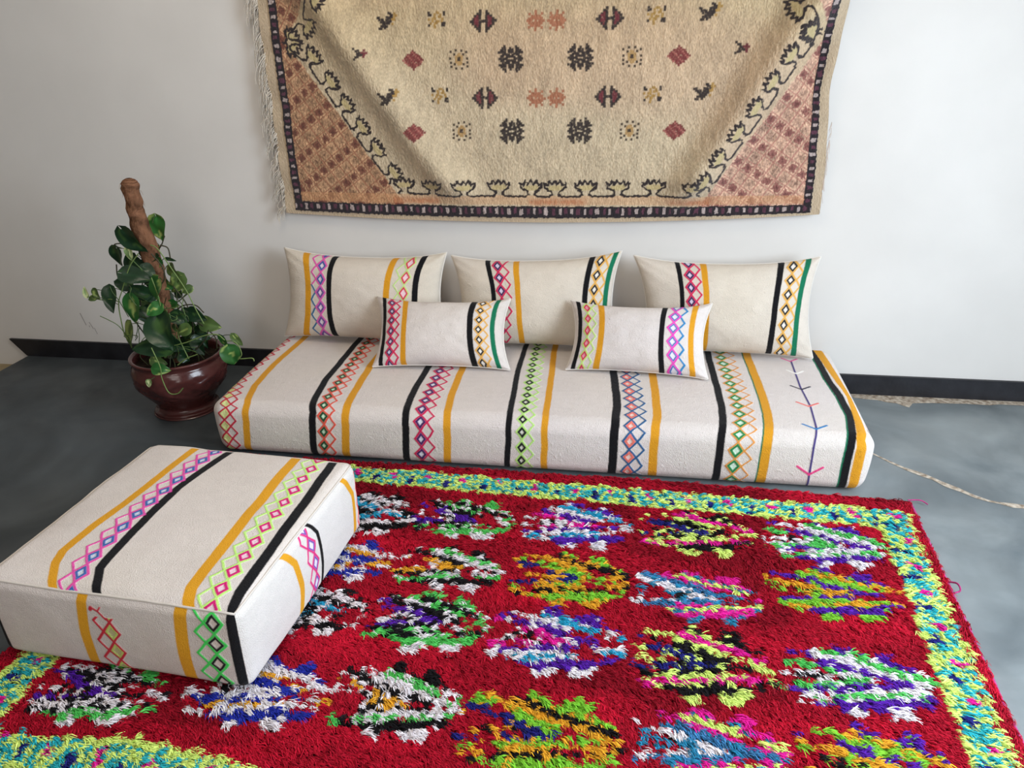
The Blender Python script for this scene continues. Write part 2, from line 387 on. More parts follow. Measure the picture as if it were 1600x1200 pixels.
# ------------------------------------------------------------------ floor mattress
BLACK, YEL, GREEN = (17, 16, 19), (214, 150, 36), (20, 110, 78)
CREAM = (216, 207, 202)
ST = dict(
 d0= [(0.154, -0.014), (0.298, -0.014), (0.389, -0.014), (0.467, -0.014), (0.542, -0.009), (0.631, 0.02), (0.707, 0.035), (0.762, 0.028), (0.815, 0.026)] ,
 y1= [(0.179, 0.068), (0.383, 0.064), (0.558, 0.075), (0.675, 0.104), (0.755, 0.105), (0.849, 0.091)] ,
 b1= [(0.155, 0.292), (0.318, 0.298), (0.486, 0.302), (0.623, 0.319), (0.708, 0.334), (0.77, 0.33), (0.85, 0.324)] ,
 d1= [(0.176, 0.333), (0.359, 0.343), (0.522, 0.356), (0.629, 0.361), (0.74, 0.372), (0.838, 0.362)] ,
 y2= [(0.351, 0.417), (0.563, 0.433), (0.668, 0.442), (0.746, 0.444), (0.858, 0.432)] ,
 b2= [(0.366, 0.625), (0.54, 0.627), (0.651, 0.635), (0.744, 0.641), (0.875, 0.632)] ,
 d2= [(0.389, 0.674), (0.563, 0.682), (0.693, 0.687), (0.797, 0.689), (0.857, 0.685)] ,
 y3= [(0.353, 0.747), (0.562, 0.757), (0.687, 0.771), (0.769, 0.773), (0.873, 0.766)] ,
 b3= [(0.146, 0.936), (0.337, 0.941), (0.529, 0.956), (0.671, 0.965), (0.757, 0.966), (0.874, 0.957)] ,
 d3= [(0.183, 0.979), (0.438, 0.995), (0.628, 1.007), (0.743, 1.009), (0.861, 1.003)] ,
 y4= [(0.15, 1.045), (0.365, 1.061), (0.551, 1.07), (0.676, 1.077), (0.783, 1.077), (0.863, 1.074)] ,
 b4= [(0.331, 1.267), (0.491, 1.283), (0.581, 1.289), (0.687, 1.288), (0.778, 1.287), (0.874, 1.282)] ,
 d4= [(0.353, 1.311), (0.474, 1.325), (0.606, 1.337), (0.699, 1.335), (0.754, 1.335), (0.821, 1.332)] ,
 y5= [(0.343, 1.398), (0.512, 1.409), (0.629, 1.412), (0.73, 1.406), (0.871, 1.405)] ,
 b5= [(0.167, 1.592), (0.358, 1.602), (0.511, 1.608), (0.617, 1.608), (0.706, 1.6), (0.769, 1.597), (0.874, 1.594)] ,
 d5= [(0.146, 1.635), (0.234, 1.64), (0.356, 1.648), (0.483, 1.657), (0.61, 1.658), (0.683, 1.653), (0.747, 1.645), (0.815, 1.64)] ,
 y6= [(0.152, 1.725), (0.313, 1.734), (0.449, 1.739), (0.581, 1.74), (0.672, 1.732), (0.748, 1.727), (0.855, 1.723)] ,
 ar= [(0.157, 1.872), (0.37, 1.869), (0.509, 1.877), (0.642, 1.871), (0.732, 1.859), (0.807, 1.858), (0.874, 1.859)] ,
 vv= [(0.158, 1.869), (0.263, 1.872), (0.389, 1.87), (0.51, 1.872), (0.655, 1.869), (0.82, 1.857)] ,
 b6= [(0.127, 1.963), (0.292, 1.967), (0.424, 1.98), (0.556, 1.982), (0.672, 1.965), (0.747, 1.957), (0.801, 1.955), (0.876, 1.957)] ,
 y7= [(0.033, 1.982), (0.254, 1.999), (0.413, 2.016), (0.588, 2.003), (0.684, 1.991), (0.771, 1.987), (0.876, 1.988)] ,
)
X, nrm, xx, ss = mattress_grid(.0022)
def cream_field(x, s, seed=0, base=CREAM):
    c = np.empty(x.shape + (3,)); c[:] = lin(base)
    m = 1 + .05 * (vnoise(x * 9, s * 9, seed) - .5) + .05 * (vnoise(x * 40, s * 90, seed + 1) - .5)
    wm = .035 * (vnoise(x * 3 + 4, s * 5, seed + 2) - .5)
    c *= m[..., None]; c[..., 2] *= 1 - wm * 1.5
    return c
C = cream_field(xx, ss, 31); H = np.zeros(xx.shape)
for k, w, col in (('y1', .024, YEL), ('b1', .024, BLACK), ('y2', .026, YEL), ('b2', .023, BLACK), ('y3', .024, YEL), ('b3', .019, BLACK),
                  ('y4', .021, YEL), ('b4', .026, BLACK), ('y5', .026, YEL), ('b5', .023, BLACK), ('b6', .024, BLACK), ('y7', .029, YEL)):
    stripe(C, xx, ss, knots(ST[k]), w, col, ord(k[1]) % 9 + (3 if k[0] == 'y' else 0))
f6 = knots(ST['y6']); stripe(C, xx, ss, f6, .030, GREEN, 3); stripe(C, xx, ss, lambda s: f6(s) + .0025, .026, YEL, 3)
f6b = knots(ST['b6']); stripe(C, xx, ss, lambda s: f6b(s) - .0125, .005, GREEN, 2)
SE = MD + MH + .02
lattice(C, H, xx, ss, knots(ST['d0']), .020, .046, (196, 36, 62), (214, 220, 150), (212, 216, 150), -.02, SE, phase=.2, ring=.0045)
lattice(C, H, xx, ss, knots(ST['d1']), .019, .0515, (226, 84, 66), (36, 74, 48), (196, 226, 196), -.02, SE, phase=.15)
lattice(C, H, xx, ss, knots(ST['d2']), .021, .056, (206, 32, 84), (74, 34, 96), (216, 214, 226), -.02, SE, phase=.3)
lattice(C, H, xx, ss, knots(ST['d3']), .018, .049, (182, 230, 120), (28, 34, 28), (220, 218, 206), -.02, SE, phase=.1, lw=.0052)
lattice(C, H, xx, ss, knots(ST['d4']), .021, .054, (40, 92, 140), (232, 118, 104), (228, 204, 196), -.02, SE, phase=.4)
lattice(C, H, xx, ss, knots(ST['d5']), .023, .054, (222, 146, 58), (34, 128, 70), (206, 230, 210), -.02, SE, phase=.2, lw=.0050)
# the thin embroidered branch with coloured chevrons
cm = Canvas(0, 1, 2, 0, 1, 2, CREAM); cm.x = xx[:, 0]; cm.y = ss[0]; cm.c = C; cm.h = H; cm.px = .0022
cm.line([(x, s) for s, x in ST['ar']], .0062, (54, 40, 112), .001)
for (s, x), col, w in zip(ST['vv'], ((232, 90, 150), (240, 236, 232), (44, 40, 60), (228, 112, 104), (40, 120, 180), (226, 60, 130)), (.026, .026, .030, .032, .034, .036)):
    cm.line([(x - w, s - .026), (x, s), (x + w, s - .026)], .0072, col, .001)
X = X + nrm * H[..., None]
nub = (vnoise(xx * 170, ss * 170, 44) > .90) * .0008
X = X + nrm * nub[..., None]
mat_o = mesh_np('floor_mattress', X, grid_faces(*X.shape[:2], flip=True), M_KILIM, C)
tag(mat_o, 'long low cream floor mattress with black, yellow and embroidered stripes against the wall', 'mattress')
# the two sewn-on ends
def mattress_end(sg):
    hx, hy, hz = half = (MX / 2, MD / 2, MH / 2)
    y = np.linspace(-hy, hy, 200); z = np.linspace(-hz, hz, 64)
    Y, Z = np.meshgrid(y, z, indexing='ij')
    P = np.stack([np.full(Y.shape, sg * hx), Y, Z], -1)
    Q, n = round_map(P, half, .042); Q = puff_mattress(Q, half); Q += np.array([hx - .02, -hy - .006, hz])
    c = cream_field(Y, Z, 51)
    if sg > 0:
        f = knots([(-.1, -.325), (.02, -.31), (.05, -.30), (.09, -.27)])
        stripe(c, Y, Z, f, .012, BLACK, 2)
        stripe(c, Y, Z, lambda s: f(s) + .03, .006, (200, 60, 90), 2)
    else:
        stripe(c, Y, Z, knots([(-.1, -.2), (.1, -.2)]), .022, BLACK, 2)
    return mesh_np('end_panel', Q, grid_faces(*Y.shape, flip=sg < 0), M_KILIM, c, mat_o)
mattress_end(1); mattress_end(-1)

# ------------------------------------------------------------------ square pouf
PW, PH, PZ0 = 0.612, 0.2307, 0.0200
pouf = empty('square_pouf', (0.57905, -1.68273, 0), -0.05431)
tag(pouf, 'square cream floor pouf with mustard and black stripes standing on the red rug', 'pouf')
PHALF = (PW / 2, PW / 2, (PH - PZ0) / 2)
def pouf_patch(face, n1, n2):
    hx, hy, hz = PHALF
    a, b = np.linspace(-1, 1, n1), np.linspace(-1, 1, n2)
    A, B = np.meshgrid(a, b, indexing='ij')
    o = np.ones_like(A)
    P = {'top': (A * hx, B * hy, o * hz), 'front': (A * hx, -o * hy, B * hz), 'back': (A * hx, o * hy, B * hz),
         'right': (o * hx, A * hy, B * hz), 'left': (-o * hx, A * hy, B * hz)}[face]
    P = np.stack(P, -1)
    X, n = round_map(P, PHALF, .026)
    u, v, w = X[..., 0] / hx, X[..., 1] / hy, X[..., 2] / hz
    mid = np.clip(1 - w * w, 0, 1)
    X[..., 0] += np.sign(u) * np.abs(u) ** 10 * .012 * mid * (1 - v ** 4)
    X[..., 1] += np.sign(v) * np.abs(v) ** 10 * .010 * mid * (1 - u ** 4)
    X[..., 2] += np.clip(w, 0, 1) * (.012 * (1 - u ** 4) * (1 - v ** 4) - .004 + .004 * vnoise(u * 3 + 5, v * 3 + 5, 8))
    # faint drape dents
    X += n * (.0022 * (vnoise(P[..., 0] * 14 + P[..., 2] * 5 + 30, P[..., 1] * 14 + P[..., 2] * 9 + 30, 12) - .5))[..., None]
    P = P + np.array([-hx, hy, hz + PZ0]); X = X + np.array([-hx, hy, hz + PZ0])
    return X, n, P
MUST = (224, 160, 36)
X, n, P = pouf_patch('top', 400, 400)
A, B = P[..., 0], P[..., 1]
C = cream_field(A, B, 61, (220, 211, 206)); H = np.zeros(A.shape)
kb = lambda L: knots([(b, a) for a, b in L])
stripe(C, A, B, kb([(-.428, 0), (-.474, .07), (-.486, .108), (-.480, .198), (-.470, .298), (-.463, .435), (-.464, .613)]), .023, MUST, 2)
stripe(C, A, B, kb([(-.321, 0), (-.361, .07), (-.373, .202), (-.38, .387), (-.355, .61)]), .023, BLACK, 3)
stripe(C, A, B, kb([(-.109, 0), (-.128, .05), (-.138, .208), (-.146, .386), (-.161, .611)]), .028, MUST, 4)
stripe(C, A, B, kb([(-.012, .0), (-.024, .062), (-.032, .228), (-.040, .406), (-.055, .616)]), .024, BLACK, 5)
lattice(C, H, A, B, kb([(-.385, .0), (-.402, .113), (-.406, .233), (-.408, .347), (-.403, .451), (-.396, .601)]), .0182, .0535, (232, 84, 172), (60, 104, 176), (206, 214, 230), .0, .62, -1, phase=.6, ring=.006)
fl_ = kb([(-.060, .01), (-.069, .125), (-.077, .238), (-.083, .345), (-.088, .452), (-.093, .57), (-.097, .609)])
lattice(C, H, A, B, fl_, .020, .0535, (196, 244, 130), (214, 26, 120), (238, 206, 220), -.02, .62, -1, phase=.0, lw=.0055, ring=.0065)
mesh_np('top_panel', X + n * H[..., None], grid_faces(*A.shape), M_KILIM, C, pouf)
acc = Acc()
def kz(L): return knots([(z, a) for a, z in L])
for face in ('front', 'right', 'left', 'back'):
    X, n, P = pouf_patch(face, 380, 150) if face in ('front', 'right') else pouf_patch(face, 120, 50)
    T, Z = (P[..., 0] if face in ('front', 'back') else P[..., 1]), P[..., 2]
    C = cream_field(T, Z, 71, (216, 206, 200) if face == 'front' else (222, 217, 213)); H = np.zeros(T.shape)  # front base darker, other sides paler: daylight shading put into the colour
    if face == 'front':
        stripe(C, T, Z, kz([(-.357, .231), (-.367, .118), (-.372, .0)]), .025, MUST, 2)
        stripe(C, T, Z, kz([(-.126, .231), (-.132, .139), (-.138, .0)]), .029, MUST, 3)
        stripe(C, T, Z, kz([(-.012, .231), (-.015, .134), (-.014, .0)]), .025, BLACK, 4)
        stripe(C, T, Z, kz([(-.604, .231), (-.600, .085), (-.594, .0)]), .028, BLACK, 5)
        lattice(C, H, T, Z, kz([(-.055, .23), (-.055, .153), (-.060, .094), (-.060, .0)]), .021, .053, (70, 222, 96), (24, 28, 26), (226, 214, 208), -.01, .23, -1, phase=.55, lw=.0062, ring=.0055)
        lattice(C, H, T, Z, kz([(-.296, .2), (-.300, .11), (-.297, .0)]), .019, .052, (206, 44, 62), (196, 214, 110), (196, 190, 140), -.01, .176, -1, phase=.62, lw=.0062, ring=.004)
        cv = Canvas(0, 1, 2, 0, 1, 2, CREAM); cv.x = T[:, 0]; cv.y = Z[0]; cv.c = C; cv.h = H; cv.px = .0016
        cv.line([(-.306, .172), (-.322, .19), (-.334, .196)], .005, (206, 44, 62), .001); cv.line([(-.322, .19), (-.315, .20)], .004, (206, 44, 62), .001)
        cv.line([(-.337, .197), (-.339, .193)], .009, (206, 44, 62), .001)
    elif face == 'right':
        stripe(C, T, Z, kz([(.196, .231), (.204, .222), (.230, .181), (.239, .112), (.226, .0)]), .022, MUST, 2)
        stripe(C, T, Z, kz([(.318, .235), (.348, .185), (.350, .09), (.340, .0)]), .013, BLACK, 3)
        stripe(C, T, Z, kz([(.525, .235), (.563, .157), (.557, .0)]), .020, MUST, 4)
        lattice(C, H, T, Z, kz([(.296, .235), (.314, .158), (.313, .103), (.305, .0)]), .017, .055, (226, 50, 130), (110, 70, 176), (232, 226, 236), -.01, .222, -1, phase=.15, lw=.0062, ring=.004)
        lattice(C, H, T, Z, kz([(.604, .23), (.594, .11), (.588, .0)]), .010, .05, (226, 60, 70), (226, 60, 70), None, -.01, .21, 1, phase=.1, lw=.0055, inner_on=False)
        # where the band of stripes starts under the top edge
    acc.add(X + n * H[..., None], grid_faces(*T.shape, flip=face in ('back', 'left')) if face != 'front' else grid_faces(*T.shape), C.reshape(-1, 3))
acc.build('side_panel', M_KILIM, pouf)
hx, hy, hz = PHALF
def pouf_edge():
    X = pouf_patch('top', 61, 61)[0]
    P = np.vstack([X[:-1, 0], X[-1, :-1], X[:0:-1, -1], X[0, :0:-1]])
    return np.vstack([P, P[:1]])
E_ = pouf_edge(); E_[:, 2] += .0012 * (vnoise(np.arange(len(E_)) * .4, np.zeros(len(E_)), 4) - .5)
V, F = tube_np(E_, .0028, 6); mesh_np('seam', V, F, M_SEAM, np.broadcast_to(lin((214, 206, 198)), V.shape), pouf)

# ------------------------------------------------------------------ cushions
def cushion(name, corners, T, Tb, pattern, label, res=.002, base=CREAM, seed=1, pin=(.095, .17)):
    TL, TR, BL, BR = [np.array(c, float) for c in corners]
    w = np.linalg.norm(TR - TL); h = np.linalg.norm(TL - BL)
    n1, n2 = int(w / res), int(h / res)
    # denser towards the edges so the thin rim stays smooth
    a = np.linspace(-1, 1, n1); b = np.linspace(-1, 1, n2)
    A, B = np.meshgrid(a, b, indexing='ij')
    ea = 1 - pin[0] * (1 - B ** 2); eb = 1 - np.where(B > 0, pin[1], pin[1] * .42) * (1 - np.abs(A) ** 2.6) * (.35 + .65 * np.abs(B))
    AA, BB = A * ea, B * eb
    u, v = (AA + 1) / 2, (BB + 1) / 2
    mid = (BL * ((1 - u) * (1 - v))[..., None] + BR * (u * (1 - v))[..., None] + TL * ((1 - u) * v)[..., None] + TR * (u * v)[..., None])
    ex = (TR - TL + BR - BL); ex /= np.linalg.norm(ex); ey = (TL - BL + TR - BR); ey /= np.linalg.norm(ey)
    nz = np.cross(ex, ey); nz /= np.linalg.norm(nz)
    nrm = -nz if nz[1] > 0 else nz
    prof = (np.clip(1 - A ** 2, 0, 1) ** .5) * (np.clip(1 - B ** 2, 0, 1) ** .5)
    prof = prof ** .85
    wr = .006 * (vnoise(A * 2.6 + seed, B * 2.2 + 7, seed + 2) - .5) + .003 * (vnoise(A * 7 + seed, B * 5 + 7, seed + 3) - .5)
    corner = (np.abs(A) ** 3 * np.abs(B) ** 3)
    wr = wr + .006 * corner * np.sin((A * np.sign(B) - B * np.sign(A)) * 22)
    wr *= prof ** .5
    c = cream_field(A * w / 2 + 3, B * h / 2 + 3, 80 + seed, base); Hh = np.zeros(A.shape)
    S = (B + 1) / 2 * h; Xc = (A + 1) / 2 * w
    pattern(c, Hh, Xc, S, w, h)
    Xf = mid + nrm * (T * prof + wr + Hh + (vnoise(Xc * 170, S * 170, seed + 9) > .90) * .0008)[..., None]
    o_c = np.mean([TL, TR, BL, BR], axis=0); o_c[2] = min(BL[2], BR[2])
    V1 = Xf.reshape(-1, 3) - o_c
    k = 3
    A2, B2 = A[::k, ::k], B[::k, ::k]
    # back panel shares the rim
    ii = np.unique(np.r_[np.arange(0, n1, k), n1 - 1]); jj = np.unique(np.r_[np.arange(0, n2, k), n2 - 1])
    Xb = (mid - nrm * (Tb * prof)[..., None])[np.ix_(ii, jj)]
    cb = np.broadcast_to(lin(base), Xb.shape)
    V = np.vstack([V1, Xb.reshape(-1, 3) - o_c])
    F = np.vstack([grid_faces(n1, n2), grid_faces(len(ii), len(jj), len(V1), flip=True)])
    if np.dot(np.cross(ex, ey), nrm) < 0: F = F[:, ::-1]
    o = mesh_np(name, V, F, M_CUSH, np.vstack([c.reshape(-1, 3), cb.reshape(-1, 3)]))
    o.location = o_c
    rim = np.vstack([mid[:, 0], mid[-1, :], mid[::-1, -1], mid[0, ::-1]])[::4] - o_c
    rim = np.vstack([rim, rim[:1]])
    V, F = tube_np(rim, .0022, 6); mesh_np('seam', V, F, M_SEAM, np.broadcast_to(lin((222, 216, 208)), V.shape), o)
    return o
def kx(*L): return knots(list(L))
def fx(w, x, lean=0.0, h=1.0): return lambda S: w * x + lean * (S / h - .5)
CR, PU, WINE = (214, 36, 86), (62, 34, 84), (206, 40, 92)
def p1(c, H, X, S, w, h):
    stripe(c, X, S, lambda s: w * .165 + .010 * np.sin(s / h * 3.1) - .006, .026, YEL, 2)
    stripe(c, X, S, lambda s: w * .335 + .004 - .014 * np.sin(s / h * 3.1), .022, BLACK, 3)
    lattice(c, H, X, S, lambda s: w * .277 - .010 * np.sin(s / h * 3.1), .021, .058, (222, 92, 176), (112, 76, 150), (226, 214, 224), -.01, h * .62, -1, .2, two=(52, 106, 150))
    lattice(c, H, X, S, lambda s: w * .277 - .010 * np.sin(s / h * 3.1), .021, .058, (226, 84, 170), (70, 90, 160), (226, 214, 224), h * .62, h + .01, -1, .1)
    stripe(c, X, S, lambda s: w * .695 + .016 * (s / h - .5), .024, YEL, 4)
    lattice(c, H, X, S, lambda s: w * .800 + .018 * (s / h - .5), .021, .062, (190, 224, 130), (212, 62, 84), (238, 204, 210), -.01, h + .01, -1, .3, ring=.006, lw=.0046)
    stripe(c, X, S, lambda s: w * .868 + .014 * (s / h - .5), .022, BLACK, 5)
def p2(c, H, X, S, w, h):
    stripe(c, X, S, lambda s: w * .235 - .006 * np.cos(s / h * 6), .019, BLACK, 2)
    lattice(c, H, X, S, lambda s: w * .292 - .005 * np.cos(s / h * 6), .020, .050, CR, PU, (216, 206, 228), -.01, h + .01, 1, .2, lw=.0062, ring=.006)
    stripe(c, X, S, lambda s: w * .408 - .014 * (s / h - .5), .022, YEL, 3)
    stripe(c, X, S, fx(w, .832, .008, h), .021, BLACK, 4)
    lattice(c, H, X, S, fx(w, .886, .008, h), .019, .052, (222, 168, 82), (34, 30, 28), (228, 222, 214), -.01, h + .01, 1, .4, ring=.006)
    stripe(c, X, S, fx(w, .960, .012, h), .018, GREEN, 5)
def p3(c, H, X, S, w, h):
    stripe(c, X, S, fx(w, .222, .016, h), .017, BLACK, 2)
    lattice(c, H, X, S, fx(w, .278, .020, h), .019, .050, CR, PU, (216, 206, 228), -.01, h + .01, 1, .5, lw=.0062, ring=.006)
    stripe(c, X, S, fx(w, .368, .010, h), .022, YEL, 3)
    lean = lambda x: (lambda s: w * x + .006 - .035 * (1 - s / h) ** 2)
    stripe(c, X, S, lean(.782), .022, BLACK, 4)
    lattice(c, H, X, S, lean(.848), .020, .052, (222, 168, 82), (34, 30, 28), (228, 222, 214), -.01, h + .01, 1, .1, ring=.006)
    stripe(c, X, S, lean(.926), .020, GREEN, 5)
def p4(c, H, X, S, w, h):
    bow = lambda x, k: (lambda s: w * x + k * (2 * s / h - 1) ** 2)
    stripe(c, X, S, bow(.045, .010), .016, BLACK, 2)
    lattice(c, H, X, S, bow(.112, .010), .017, .040, CR, PU, (216, 210, 232), -.01, h + .01, 1, .3, lw=.0062, ring=.005)
    stripe(c, X, S, bow(.225, .006), .021, YEL, 3)
    stripe(c, X, S, bow(.752, .0), .022, BLACK, 4)
    lattice(c, H, X, S, bow(.822, -.002), .017, .040, (224, 170, 84), (34, 28, 26), (232, 226, 220), -.01, h + .01, 1, .1, lw=.0055, ring=.005)
    stripe(c, X, S, bow(.925, .0), .017, GREEN, 5)
def p5(c, H, X, S, w, h):
    bow = lambda x, k: (lambda s: w * x + k * (2 * s / h - 1) ** 2)
    stripe(c, X, S, bow(.045, .004), .016, BLACK, 2)
    lattice(c, H, X, S, bow(.108, .002), .016, .044, (196, 228, 128), (206, 54, 80), (232, 150, 170), -.01, h + .01, 1, .4, lw=.0050, ring=.005)
    stripe(c, X, S, bow(.220, .0), .022, YEL, 3)
    stripe(c, X, S, bow(.680, .0), .019, BLACK, 4)
    lattice(c, H, X, S, bow(.765, .0), .020, .046, (226, 74, 180), (60, 110, 176), (220, 216, 226), -.01, h + .01, 1, .2, two=(46, 130, 186), ring=.004)
    stripe(c, X, S, bow(.905, -.006), .020, YEL, 5)
ZM = .200
GB = 'large cushions leaning on the wall'; GS = 'small cushions in front'
c1 = cushion('cushion', [(.010, -.062, .528), (.640, -.062, .522), (-.004, -.135, ZM - .002), (.655, -.165, ZM)], .094, .045, p1, 'large cream cushion leaning on the wall, nearest the potted plant', seed=1, base=(214, 203, 189))
c2 = cushion('cushion', [(.654, -.062, .512), (1.274, -.062, .542), (.686, -.155, ZM), (1.272, -.140, ZM)], .092, .045, p2, '', seed=12, base=(214, 203, 189))
c3 = cushion('cushion', [(1.314, -.062, .527), (1.943, -.062, .537), (1.362, -.150, ZM), (1.945, -.155, ZM)], .092, .045, p3, '', seed=23, base=(214, 203, 189))
c4 = cushion('cushion', [(.408, -.200, .392), (.897, -.200, .400), (.434, -.392, ZM), (.917, -.368, ZM)], .076, .028, p4, '', seed=34, pin=(.105, .20))
c5 = cushion('cushion', [(1.107, -.200, .400), (1.586, -.200, .404), (1.105, -.342, ZM), (1.578, -.372, ZM)], .076, .028, p5, '', seed=45, pin=(.105, .20))
tag(c1, 'large cream cushion leaning on the wall at the left, nearest the potted plant', 'cushion', GB)
tag(c2, 'middle one of the three large cream cushions leaning on the wall', 'cushion', GB)
tag(c3, 'large cream cushion leaning on the wall at the right end of the mattress', 'cushion', GB)
tag(c4, 'small cream cushion with crimson diamonds at left and a green stripe at right', 'cushion', GS)
tag(c5, 'small cream cushion with lime diamonds at left and a yellow stripe at right', 'cushion', GS)

# ------------------------------------------------------------------ rug hanging on the wall
RX0, RX1, RZ0, RZC = 0.018, 1.926, 0.648, 1.235
RZ1 = 2 * RZC - RZ0
nx, nz = 955, 588
cv = Canvas(RX0, RX1, nx, RZ0, RZ1, nz, (192, 174, 146))
Xg, Zg = np.meshgrid(cv.x, cv.y, indexing='ij')
BLK, WIN, SAL, OCH = (46, 38, 38), (104, 44, 52), (158, 102, 76), (160, 126, 70)
# field: warm overhead light tinted in towards the top, pinkish cast in places, fibre mottling
fb = cv.c
warm = sstep(1.0, 1.42, Zg)[..., None]
fb[:] = fb * (1 - .5 * warm) + lin((176, 150, 106)) * .5 * warm
pk = (sstep(.5, .75, vnoise(Xg * 2.2 + 3, Zg * 2.6 + 1, 15)) * .45)[..., None]
fb[:] = fb * (1 - pk) + lin((190, 156, 128)) * pk
def knots_noise(amp, s1=1):
    return 1 + amp * ((vnoise(Xg * 260, Zg * 190, 16 + s1) - .5) + .8 * (vnoise(Xg * 90, Zg * 30, 17 + s1) - .5) + .5 * (vnoise(Xg * 18, Zg * 12, 18 + s1) - .5))
fb *= knots_noise(.30)[..., None]
# corner triangles with the lattice of small diamonds
def fold_z(z): return np.where(z > RZC, 2 * RZC - z, z)
Zs = fold_z(Zg)
def spandrel(ax, az, bx, bz, sgn, shade):
    L = math.hypot(bx - ax, bz - az); tx, tz = (bx - ax) / L, (bz - az) / L
    p = (Xg - ax) * tx + (Zs - az) * tz
    q = ((Xg - ax) * tz - (Zs - az) * tx) * sgn          # positive below the slope
    jag = .006 * (vnoise(Xg * 120, Zs * 120, 33) - .5)
    m = sstep(-0.008, -0.004, q + jag)
    base = lin(shade[0]) * (1 + .9 * (vnoise(Xg * 300, Zs * 220, 34) - .5) + .6 * (vnoise(Xg * 50, Zs * 40, 35) - .5))[..., None]
    g = .040
    a, b = p / g, (q - .03) / g
    ia, ib = np.floor(a), np.floor(b)
    da = np.maximum(np.abs(a - ia - .5), np.abs(b - ib - .5)) * 1.25
    rough = .30 * (vnoise(Xg * 240, Zs * 240, 36) - .5)
    dark = (ia % 2 == 0)
    m1 = (1 - sstep(.34, .46, da + rough)) * np.where(dark, .85, .16)
    base = base * (1 - m1[..., None]) + lin(shade[1]) * m1[..., None]
    m2 = (1 - sstep(.10, .20, da + rough)) * np.where(dark, .45, .35)
    base = base * (1 - m2[..., None]) + lin((60, 34, 34)) * m2[..., None]
    ln = 1 - sstep(.03, .09, np.minimum(np.abs(b - np.round(b)), np.abs(a - np.round(a)) * 1.3) + rough * .12)
    ln = (ln * .75)[..., None]
    base = base * (1 - ln) + lin(shade[2]) * ln
    fb[:] = fb * (1 - m[..., None]) + base * m[..., None]
spandrel(.088, 1.248, .452, .725, 1, ((176, 139, 106), (106, 56, 48), (144, 88, 68)))
spandrel(1.868, 1.20, 1.552, .725, -1, ((194, 158, 134), (128, 72, 70), (166, 108, 98)))
# reddish smudges of the strip under the hooks
m = np.clip(1 - np.abs(Zs - .708) / .016, 0, 1) * sstep(.42, .58, vnoise(Xg * 9 + 2, Zs * 3, 41)) * (Xg > .44) * (Xg < 1.56)
m = (m * (.5 + .8 * vnoise(Xg * 150, Zs * 150, 42)))[..., None].clip(0, .85)
fb[:] = fb * (1 - m) + lin((160, 84, 58)) * m
m = ((Zs < .730) & (Zs > .70)).astype(float)[..., None] * .45
fb[:] = fb * (1 - m) + lin((200, 148, 104)) * m
def mline(pts, w, col, jag=.004):
    cv.line(pts, w, col, .0, jag)
    cv.line([(x, 2 * RZC - z) for x, z in pts], w, col, .0, jag)
HOOK = [(-.5, 0), (-.30, .0), (-.16, .14), (-.20, .34), (-.36, .44), (-.52, .60), (-.56, .86), (-.40, .74), (-.30, 1.02), (-.17, .80), (-.02, 1.06), (.10, .80), (.26, 1.04), (.36, .74), (.54, .88), (.50, .60), (.34, .44), (.20, .32), (.16, .14), (.30, .0), (.5, 0)]
def hooks(path, width, height, fill):
    """one jagged hook round each point of the path, the baseline carried on between them"""
    for i, (x, z) in enumerate(path):
        a = path[max(i - 1, 0)]; b = path[min(i + 1, len(path) - 1)]
        tx, tz = b[0] - a[0], b[1] - a[1]; L = math.hypot(tx, tz); tx, tz = tx / L, tz / L
        nxn, nzn = -tz, tx
        pts = [(x + u * width * tx + v * height * nxn, z + u * width * tz + v * height * nzn) for u, v in HOOK[1:-1]]
        mline([(x + u * nxn * height + w_ * tx * width, z + u * nzn * height + w_ * tz * width) for u, w_ in ((.55, -.25), (.6, .25))], height * .34, fill, 0)
        mline(pts, .0074, BLK, .007)
        if i + 1 < len(path):
            c = path[i + 1]
            mline([pts[-1], (c[0] + HOOK[1][0] * width * (c[0] - x) / math.hypot(c[0] - x, c[1] - z), c[1] + HOOK[1][0] * width * (c[1] - z) / math.hypot(c[0] - x, c[1] - z))], .0072, BLK)
FILL = (184, 166, 122)
hooks([(.108, 1.222), (.172, 1.165), (.222, 1.088), (.270, 1.012), (.320, .937), (.370, .862), (.424, .780)], .060, .060, FILL)
hooks([(.486, .731), (.593, .728), (.712, .727), (.833, .726), (.948, .725), (1.033, .725), (1.139, .726), (1.250, .727), (1.372, .729), (1.505, .731)], .070, .050, FILL)
hooks([(1.566, .765), (1.610, .842), (1.660, .920), (1.708, .998), (1.752, 1.075), (1.798, 1.150), (1.848, 1.215)], .060, .060, FILL)
# scattered field motifs
FLOWER = ["...#.....#...", "..##..#..##..", ".###.###.###.", "####.###.####", "..####.####..", ".##.#####.##.", "#####...#####", ".##.#####.##.", "..####.####..", "####.###.####", ".###.###.###.", "..##..#..##..", "...#.....#..."]
DOTS = ["...#..#...", "#........#", "..#.oo.#..", "...oooo...", "#..o##o..#", "...o##o...", "#..oooo..#", "..#.oo.#..", "#........#", "...#..#..."]
ARROW = ["....#..#....", "...##..##...", "..#w#..#w#..", ".#ww#..#ww#.", "##ww####ww##", ".#ww#..#ww#.", "..#w#..#w#..", "...##..##...", "....#..#...."]
STAR = ["....s....", ".s..s..s.", "..sssss..", ".sssssss.", "sss.s.sss", ".sssssss.", "..sssss..", ".s..s..s.", "....s...."]
BIRD = ["......##.o.", ".......##oo", "##...####o.", ".###.###oo.", "..######...", "...####.o..", "..####.....", ".##.#......"]
SPR = ["#...oo..#", "##.o..o.#", "...o.oo..", "o.oo...o.", "..o.oo.o.", ".o.oo..##", "#..o...##", "...o....."]
